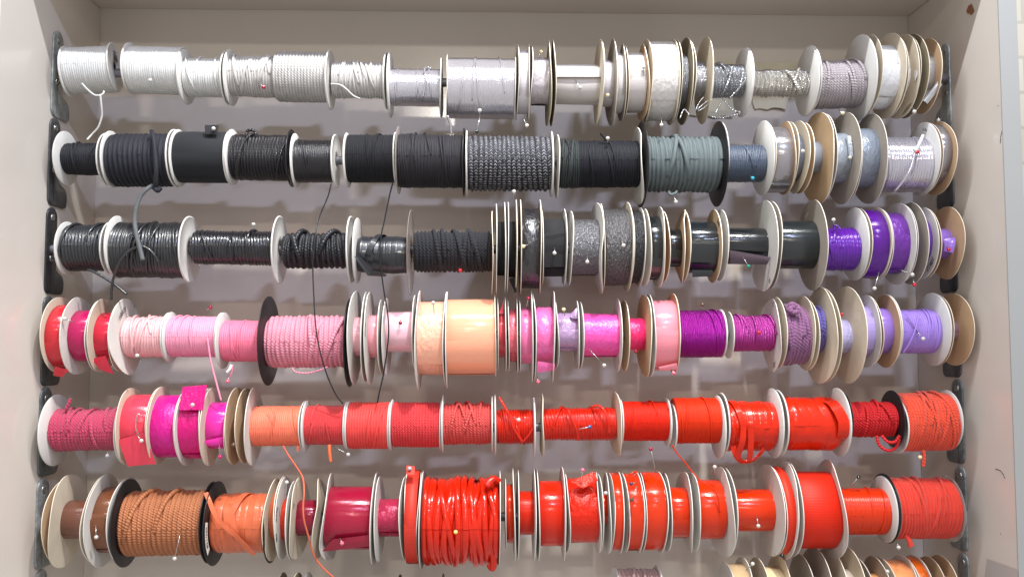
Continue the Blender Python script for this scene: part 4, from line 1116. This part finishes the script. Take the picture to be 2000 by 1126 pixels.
# ------------------------------------------------------------------ lay the spools out along their rods
FOOT = 956.0
def fl(sd):
    """'w 86 184' -> style, top, bottom"""
    if not sd:
        return None
    s, a, b = sd.split()
    return [s, float(a), float(b)]
for s in SPOOLS:
    s['cy'] = (s['top'] + s['bot']) / 2; s['rp'] = (s['bot'] - s['top']) / 2
    s['L'], s['R'] = fl(s['L']), fl(s['R'])
    s['eL'], s['eR'] = fl(s.get('extra')), fl(s.get('extraR'))
def thick(f):
    return 0 if not f else (3.0 if f[0][0] == 'w' else 2.2 if f[0][0] == 'k' else 1.5) * U
frad = lambda f: (f[2] - f[1]) / 2 if f else 0
for row in range(1, 8):
    S = sorted([s for s in SPOOLS if s['row'] == row], key=lambda s: s['xa'])
    for i, s in enumerate(S):
        pv_, nx = (S[i - 1] if i else None), (S[i + 1] if i + 1 < len(S) else None)
        sc = MPP((s['xa'] + s['xb']) / 2, s['cy'])
        s['sc'] = sc
        s['r'] = s['rp'] * sc
        mid = (s['xa'] + s['xb']) / 2
        ra, rb = s['rp'], s['rp']
        if mid < FOOT - 20:
            rb = max(rb, frad(s['R']), frad(nx['L']) if nx else 0)
        elif mid > FOOT + 20:
            ra = max(ra, frad(s['L']), frad(pv_['R']) if pv_ else 0)
        s['x0'] = P(s['xa'], s['cy'], -ra * sc).x
        s['x1'] = P(s['xb'], s['cy'], -rb * sc).x
        if s['x1'] < s['x0'] + 3 * U:
            c = (s['x0'] + s['x1']) / 2; s['x0'], s['x1'] = c - 1.5 * U, c + 1.5 * U
        # hidden flanges standing right behind a neighbour's
        if not s['R'] and nx and nx['L'] and s['L']:
            r = min(frad(nx['L']), frad(s['L'])) * .97
            s['R'] = [s['L'][0], s['cy'] - r, s['cy'] + r]
        if not s['L'] and pv_ and pv_['R'] and s['R'] and mid > FOOT:
            r = min(frad(pv_['R']), frad(s['R'])) * .97
            c = (s['R'][1] + s['R'][2]) / 2
            s['L'] = [s['R'][0].replace('*', ''), c - r, c + r]
    for it in range(6):
        for i in range(len(S) - 1):
            a, b = S[i], S[i + 1]
            need = thick(a['R']) + thick(b['L']) + thick(a['eR']) * 1.3 + .5 * U
            d = need - (b['x0'] - a['x1'])
            if d > 0:
                wa, wb = a['x1'] - a['x0'], b['x1'] - b['x0']
                ka = .5 if min(wa, wb) > 12 * U else (wa / (wa + wb))
                ta = min(d * ka, max(0, wa - 2.5 * U)); tb = d - ta
                a['x1'] -= ta; b['x0'] += tb
                if b['x1'] < b['x0'] + 2.5 * U:
                    b['x1'] = b['x0'] + 2.5 * U
    S[0]['x0'] = max(S[0]['x0'], XL + thick(S[0]['L']) + thick(S[0]['eL']) + .004)
    S[-1]['x1'] = min(S[-1]['x1'], XR - thick(S[-1]['R']) - .004)

def flap_mesh(quad, loc, rng, parent, m, name):
    q = [np.array(P(x, y, -d * U)) - loc for x, y, d in quad]
    nu, nv = 9, 9
    a = np.linspace(0, 1, nu)[:, None, None]; b = np.linspace(0, 1, nv)[None, :, None]
    V = (1 - a) * ((1 - b) * q[0] + b * q[1]) + a * ((1 - b) * q[3] + b * q[2])
    wv = rng.uniform(1, 2.5) * U
    V[..., 1] += (np.sin(np.linspace(0, 3.1, nu) + rng.uniform(-.3, .3))[:, None] * -wv + np.sin(np.linspace(0, 5, nv) + rng.uniform(0, 6))[None, :] * .5 * wv)
    L1 = np.linalg.norm(q[1] - q[0]) * 1000; L2 = np.linalg.norm(q[3] - q[0]) * 1000
    uv = np.stack(np.broadcast_arrays(np.linspace(0, L2, nu)[:, None], np.linspace(0, L1, nv)[None]), -1)
    mb = MB(); mb.grid(V, uv); W = V.copy(); W[..., 1] += .0004; mb.grid(W, uv, flip=True)
    for e in (0, -1):
        mb.grid(np.stack([V[e], W[e]], 0)); mb.grid(np.stack([V[:, e], W[:, e]], 0))
    return mb.build(name, m, parent)

def writing(txt, flange_o, face, x, ctr, rad, deg, size, colr=(40, 38, 44)):
    cu = bpy.data.curves.new("writing", 'FONT')
    cu.body = txt; cu.size = size; cu.align_x = 'CENTER'; cu.align_y = 'CENTER'; cu.shear = .25; cu.extrude = 0; cu.offset = size * .012
    ob = bpy.data.objects.new("writing", cu)
    me = bpy.data.meshes.new_from_object(ob)
    bpy.data.objects.remove(ob); bpy.data.curves.remove(cu)
    me.name = "handwriting"
    a = math.radians(deg)
    k = 1 if face > 0 else -1
    rad_dir = Vector((0, k * math.cos(a), math.sin(a)))
    tan = Vector((0, k * math.sin(a), -math.cos(a)))           # clockwise as seen
    c = Vector((x, 0, ctr)) + rad_dir * rad
    for v in me.vertices:
        # bend the line of writing round the rim
        phi = v.co.x / rad
        p = Vector((x, 0, ctr)) + (rad_dir * math.cos(phi) + tan * math.sin(phi)) * (rad + v.co.y)
        v.co = p
    me.materials.append(mat('ink', colr))
    o = bpy.data.objects.new("handwriting", me); COL.objects.link(o); o.parent = flange_o
    return o

for si, s in enumerate(SPOOLS):
    rng = np.random.default_rng(1000 + si)
    row = s['row']
    mid = (s['xa'] + s['xb']) / 2
    cz = P(mid, s['cy']).z
    xc = (s['x0'] + s['x1']) / 2
    L = s['x1'] - s['x0']
    loc = np.array([xc, 0, cz])
    cordy = s['wd'][0] in ('cord', 'band', 'jelly')
    o = empty("cord_spool" if cordy else "ribbon_reel", loc, s['label'], "spool" if cordy else "ribbon reel",
              "spools of cord on the rods" if cordy else "reels of ribbon on the rods")
    tilt = math.radians(s.get('tilt', rng.uniform(-.7, .7)))
    xf = Matrix.Rotation(math.radians(s.get('yaw', 0)), 3, 'Z') @ Matrix.Rotation(-tilt, 3, 'Y')
    m = mat(*s['m'])
    kind, pitch, mess, st, lump = s['wd']
    mb = MB(); wind(mb, L, s['r'], kind, rng, pitch, mess, st, lump, depth={'satin': .4, 'silk': .4, 'thread': .55}.get(s['m'][0], .8))
    mb.V = [v - np.array([L / 2, 0, 0]) for v in mb.V]
    mb.xf(xf)
    wo_ = mb.build("wound_cord" if cordy else "wound_ribbon", m, o)
    if s.get('patch'):
        a, b = (P(p, s['cy'], -s['r']).x - xc for p in s['patch'])
        mb = MB(); wind(mb, b - a, s['r'] * 1.02, 'cord', rng, 4, .6, 3, .3); mb.V = [v + np.array([a, 0, 0]) for v in mb.V]; mb.xf(xf)
        mb.build("wound_cord", mat('knit', (50, 56, 54)), o)
    hole = ROD_R * 1.45
    texted = s.get('text')
    fobj = {}
    for key, x, out in (('L', -L / 2, -1), ('R', L / 2, 1), ('eL', -L / 2 - thick(s['L']) - 9 * U, -1), ('eR', L / 2 + thick(s['R']) * 1.2, 1)):
        f = s[key]
        if not f:
            continue
        r = frad(f) * s['sc']
        dz = (s['cy'] - (f[1] + f[2]) / 2) * s['sc']
        card = f[0][0] not in 'wkn'
        lean = Matrix.Rotation(math.radians(rng.uniform(-1.0, 1.0) if card else rng.uniform(-.5, .5)) * (0 if '!' in f[0] else 1), 3, 'Z')
        M3 = xf @ lean
        fo, t = flange(f[0], r, 0.0, out, hole, rng, o, M3, warp=(.4 if texted and '*' not in f[0] else None))
        shift = np.array(xf @ Vector((x, 0, 0))) + np.array([0, 0, dz])
        co_ = np.empty(len(fo.data.vertices) * 3, np.float32); fo.data.vertices.foreach_get("co", co_)
        fo.data.vertices.foreach_set("co", (co_.reshape(-1, 3) + shift).astype(np.float32).ravel()); fo.data.update()
        fobj[key] = (fo, x, dz, r, t)
    if texted:
        key = 'L' if mid < FOOT else 'R'
        for txt, _, frac, deg, size in texted:
            if key in fobj:
                fo, x, dz, r, t = fobj[key]
                writing(txt, fo, 1 if key == 'L' else -1, x + (1 if key == 'L' else -1) * 1.3 * U, dz, r * frac, deg, size * U)
    mk = s.get('marks')
    if mk == 'barcode':
        fo, x, dz, r, t = fobj['R']
        mb = MB()
        xx = x + 3.3 * U
        for z0, z1, y0, y1 in ((33, 35.5, -8, 8), (28, 30, -9, 13), (16, 26, -10, 14)):
            mb.box((xx, y0 * U, z0 * U), (xx + .0002, y1 * U, z1 * U))
        mb.xf(xf); mb.build("printed_label", mat('ink', (92, 82, 76)), fo, smooth=False)
        w_ = writing("SCS BIO", fo, 1, xx + .2 * U, dz, r * .55, -150, 8 * U)
        w_.name = "printed_label"
    if mk == 'smudge':
        fo, x, dz, r, t = fobj['R']
        writing("4 i9x", fo, -1, x - .6 * U, dz, r * .8, 72, 9 * U)
    if mk == 'tag':
        fo, x, dz, r, t = fobj['L']
        mb = MB(); th = np.linspace(math.radians(168), math.radians(222), 16)
        V = np.array([[(x + 1.2 * U, k * r * math.cos(a), k * r * math.sin(a) + dz) for a in th] for k in (.74, .93)])
        mb.grid(V); tg = mb.build("paper_tag", mat('tag', (224, 220, 210)), fo)
        writing("M2-1103A", fo, 1, x + 1.5 * U, dz, r * .83, 194, 10 * U)
    for pts, rad in s.get('tails', []):
        mb = MB(); mb.tube(path(pts, 10) - loc, rad * U, 8)
        tw = mb.build("loose_end", m, o)
        if s['label'].startswith("silver satin cord") and rad > 3:
            tw.name = "twist_tie"; tw.data.materials[0] = mat('plastic', (214, 216, 218))
        if s['label'].startswith("rose pink thread") and rad > 2:
            tw.name = "plastic_tie"; tw.data.materials[0] = mat('plastic', (226, 222, 222))
        if s['label'].startswith("coral red thread"):
            tw.data.materials[0] = mat('thread', (232, 110, 70))
        if s['label'].startswith("orange thread") and rad == 1.8:
            tw.data.materials[0] = mat('thread', (206, 104, 76))
        if s['label'].startswith("thick ribbed") and rad == 4.2 and pts[0][1] > 300:
            tw.data.materials[0] = mat('knit', (92, 94, 96))
    for pts, hw in s.get('straps', []):
        mb = MB(); strap(mb, path(pts, 10) - loc, hw * U); mb.build("loose_end", m, o)
    for q in s.get('flap', []):
        fm = m
        if s['label'].startswith("slim black satin roll"):
            fm = mat('satin', (58, 42, 52), .5)
        flap_mesh(q, loc, rng, o, fm, "loose_end" if cordy else "ribbon_tail")

# ------------------------------------------------------------------ dressmaker's pins
HC = {'pearl': (200, 194, 186), 'cream': (232, 216, 170), 'red': (190, 24, 40), 'crimson': (160, 16, 56), 'blue': (40, 80, 130), 'green': (20, 120, 96), 'turquoise': (40, 150, 170),
      'black': (26, 26, 28), 'pink': (226, 110, 130), 'magenta': (206, 30, 110), 'yellow': (236, 212, 120), 'brown': (96, 66, 50), 'plum': (70, 30, 70), 'silver': (190, 188, 190), 'clear': (190, 186, 184)}
PINS = [
 (293, 157, 299, 148, 'clear', 48, "clear headed pin stuck in the front of the second white thread spool"),
 (515, 170, 503, 162, 'crimson', 44, "dark red headed pin in the off white messy cord of the top row"),
 (931, 257, 938, 224, 'black', 40, "black headed pin hanging below the big lilac satin drum"),
 (937, 216, 936, 226, 'pearl', 58, "white headed pin low on the big lilac satin drum"),
 (1029, 245, 1020, 228, 'pearl', 50, "white headed pin under the narrow pale lilac reel"),
 (1057, 101, 1045, 128, 'cream', 34, "cream headed pin standing above the translucent organza ribbon"),
 (1133, 171, 1124, 156, 'pearl', 46, "white headed pin slanting across the wide plain white ribbon"),
 (1187, 186, 1184, 182, 'cream', 50, "small tan headed pin beside the white satin sliver"),
 (1257, 131, 1258, 150, 'pearl', 60, "pearl headed pin near the top of the white ribbon reel"),
 (1292, 244, 1292, 230, 'pearl', 50, "pearl headed pin poking out under the fullest white reel"),
 (1646, 221, 1638, 214, 'cream', 40, "small cream pin head under the mauve grey twisted cord"),
 (1786, 218, 1782, 210, 'pearl', 76, "white pin head at the lower edge of the olive disc"),
 (1833, 235, 1833, 225, 'pearl', 6, "large white pin head on the topmost right bracket"),
 (417, 251, 415, 259, 'pearl', 44, "white headed pin through the dark tag on the black velvet roll"),
 (1187, 270, 1187, 282, 'pearl', 42, "big pearl headed pin on top of the black soft cord"),
 (1470, 348, 1464, 343, 'turquoise', 36, "turquoise pin head in the slate blue thread"),
 (1568, 295, 1566, 288, 'pearl', 70, "white pin head between the two narrow grey reels"),
 (1660, 308, 1656, 300, 'pearl', 60, "white pin head on the sheer grey folded ribbon"),
 (1792, 297, 1784, 292, 'red', 68, "red pin head beside the white twist tie"),
 (1004, 374, 1004, 386, 'pearl', 50, "white pin head under the zigzag braid"),
 (1320, 394, 1316, 382, 'pearl', 40, "white pin head hanging below the grey green cord"),
 (495, 438, 493, 453, 'clear', 26, "upright pin on top of the thin shiny black cord"),
 (899, 528, 896, 522, 'red', 36, "tiny red pin head under the fuzzy black cord"),
 (1022, 481, 1036, 476, 'cream', 82, "cream headed pin lying on the black organza reel"),
 (1083, 494, 1083, 484, 'pearl', 60, "white headed pin in the lapped black ribbon"),
 (1147, 511, 1147, 499, 'pearl', 56, "white headed pin low on the crumpled lurex ribbon"),
 (1218, 479, 1212, 466, 'pearl', 80, "white headed pin on the shimmering grey black reel"),
 (1462, 520, 1451, 502, 'green', 52, "green headed pin in the dark plum flap"),
 (1628, 429, 1628, 442, 'pearl', 34, "white pin head above the bright purple cord"),
 (1708, 563, 1717, 531, 'pearl', 60, "long pin with grey white head below the violet ribbon"),
 (1782, 536, 1759, 527, 'pearl', 66, "white headed pin lying across the purple organza"),
 (1786, 556, 1783, 543, 'red', 66, "red headed pin below the purple organza disc"),
 (1853, 487, 1848, 481, 'red', 58, "red pin head on the lilac folded ribbon"),
 (411, 600, 400, 608, 'crimson', 0, "crimson headed pin above the candy pink thread"),
 (268, 694, 262, 685, 'pearl', 46, "white headed pin under the palest pink cord"),
 (126, 622, 146, 629, 'pearl', 66, "white headed pin across the edge of the bent white disc"),
 (445, 744, 448, 732, 'pink', 38, "pink headed pin hanging below the plastic tie"),
 (782, 630, 782, 624, 'crimson', 42, "dark red pin head in the pearly pink satin roll"),
 (846, 591, 848, 614, 'pearl', 76, "pearl headed pin at the top of the peach organza"),
 (1032, 582, 1028, 600, 'crimson', 50, "dark red headed pin above the bubblegum pink reel"),
 (1101, 604, 1103, 616, 'cream', 42, "cream headed pin above the lavender gauze"),
 (1180, 713, 1150, 681, 'pearl', 56, "long slanting pin with white head on the fuchsia roll"),
 (1242, 686, 1240, 681, 'crimson', 32, "dark red pin head under the small deep pink core"),
 (1316, 728, 1312, 720, 'pink', 60, "pink pin head under the dusty rose reel"),
 (1051, 745, 1050, 735, 'pink', 40, "pale pink pin head below the hot pink organza"),
 (1372, 595, 1370, 606, 'brown', 40, "small dark pin head above the magenta metallic thread"),
 (1482, 649, 1476, 645, 'red', 42, "red pin head in the lilac pink metallic cord"),
 (1644, 614, 1646, 624, 'red', 40, "red pin head at the big cream disc by the pale lilac ribbon"),
 (1803, 661, 1790, 645, 'pearl', 50, "white headed pin holding the light violet loose strand"),
 (276, 860, 263, 843, 'pearl', 66, "pearl headed pin through the square coral flap"),
 (376, 790, 372, 800, 'pearl', 68, "white pin head on the upstanding hot pink end"),
 (430, 891, 428, 866, 'magenta', 52, "magenta headed pin under the magenta satin core"),
 (210, 889, 209, 876, 'silver', 40, "silver pin head under the raspberry jute"),
 (456, 868, 456, 862, 'brown', 70, "brown pin head on the empty olive card reel"),
 (680, 887, 650, 870, 'silver', 36, "silver pin sticking out under the coral red thread"),
 (1013, 819, 1001, 815, 'pearl', 42, "white pin head on the glossy scarlet cord"),
 (1152, 833, 1126, 838, 'blue', 46, "blue headed pin lying on the long scarlet roll"),
 (1271, 876, 1281, 922, 'crimson', 62, "tall crimson headed pin standing above an orange red reel"),
 (1396, 911, 1396, 926, 'pearl', 40, "white headed pin over the half used orange reel"),
 (1797, 892, 1802, 884, 'cream', 42, "cream pin head by the orange jute tail"),
 (188, 1048, 187, 1024, 'pearl', 66, "upright white headed pin on the chocolate brown ribbon"),
 (341, 1090, 352, 1042, 'pearl', 66, "long pin with pearl head under the caramel rope"),
 (560, 941, 559, 966, 'pearl', 66, "white headed pin between the scribbled white discs"),
 (668, 1060, 664, 1050, 'pink', 66, "pinkish pin head low on the wide burgundy reel"),
 (890, 1038, 886, 1032, 'yellow', 88, "yellow pin head in the red jelly tubing"),
 (800, 914, 800, 919, 'silver', 52, "silver pin head through the dark end on the grosgrain reel"),
 (1138, 917, 1134, 948, 'pink', 60, "pink headed pin standing in the rumpled red organza"),
 (1183, 962, 1183, 968, 'pearl', 48, "pearl pin head on the tiny orange ribbon core"),
 (1233, 944, 1246, 940, 'plum', 76, "upper dark plum pin head on the orange red reel"),
 (1234, 975, 1244, 948, 'brown', 78, "lower dark brown pin head on the orange red reel"),
 (1481, 1026, 1478, 1008, 'pearl', 46, "pearl headed pin on the slim bright orange roll"),
 (1677, 931, 1660, 950, 'black', 20, "black headed pin sticking up behind the shiny orange cord"),
 (1755, 1068, 1752, 1056, 'pearl', 50, "white pin head under the black and white flange"),
 (1527, 1084, 1530, 1076, 'black', 76, "small dark pin head under the dark red grosgrain"),
 (1470, 1100, 1457, 1113, 'pearl', 76, "white headed pin slanting on the tan ribbon at the bottom edge"),
 (1733, 1115, 1728, 1124, 'pearl', 76, "white pin head on the apricot ribbon at the bottom edge"),
]
for hx, hy, tx, ty, colr, d, label in PINS:
    h = P(hx, hy, -(d + 5) * U); t = P(tx, ty, -(d - 3) * U)
    o = empty("ball_head_pin", h, label, "pin", "ball headed pins in the spools")
    mb = MB(); mb.ball((0, 0, 0), 3.8 * U, 12)
    mb.build("head", mat('gloss', HC[colr]), o)
    mb = MB(); mb.tube(np.array([(0, 0, 0), (t - h) * .5, (t - h)]), .85 * U, 8)
    mb.build("shaft", mat('steel', (190, 188, 186)), o)
# a wire catch on the coral reel and two pale sheets drawn as patches of light behind the thin silver drums
o = empty("wire_hook", P(265, 830, -64 * U), "bent wire clip hooked over the coral red satin reel", "clip")
mb = MB(); mb.tube(path([(277, 812, 62), (270, 808, 64), (267, 815, 66), (265, 832, 68), (268, 842, 68), (272, 848, 66)], 8) - np.array(o.location), 1.1 * U, 8)
mb.build("wire", mat('steel', (196, 192, 188)), o)
def light_patch(px, label):
    c = P(px[0][0], px[0][1], YB - .004)
    o = empty("light_patch_sheet", c, label, "light_patch")
    top = [P(x, y, YB - .004) for x, y in px[:2]]; bot = [P(x, y, YB - .004) for x, y in px[2:]]
    n = len(bot)
    V0 = np.array([np.array(top[0]) + (np.array(top[1]) - np.array(top[0])) * i / (n - 1) for i in range(n)]); V1 = np.array(bot)
    V = np.stack([V0 * (1 - k) + V1 * k for k in np.linspace(0, 1, 6)]) - np.array(c)
    V[..., 1] += .0012 * np.sin(np.linspace(0, 6, n))[None]
    mb = MB(); mb.grid(V); W = V + np.array([0, .0007, 0]); mb.grid(W, flip=True)
    for e in (0, -1):
        mb.grid(np.stack([V[e], W[e]], 0)); mb.grid(np.stack([V[:, e], W[:, e]], 0))
    mb.build("sheet", mat('card', (214, 208, 186)), o)  # pale yellow colour stands in for lamplight falling on the back panel
light_patch([(1330, 120), (1446, 121), (1340, 222), (1360, 226), (1376, 224), (1394, 229), (1415, 226), (1431, 228), (1441, 192)], "yellowish sheet painted as a patch of light behind the fine silver grey braid")
light_patch([(1470, 122), (1556, 124), (1470, 200), (1475, 213), (1485, 211), (1498, 214), (1510, 210), (1522, 211), (1534, 214), (1542, 185)], "yellowish sheet painted as a patch of light behind the glittering silver plaited cord")
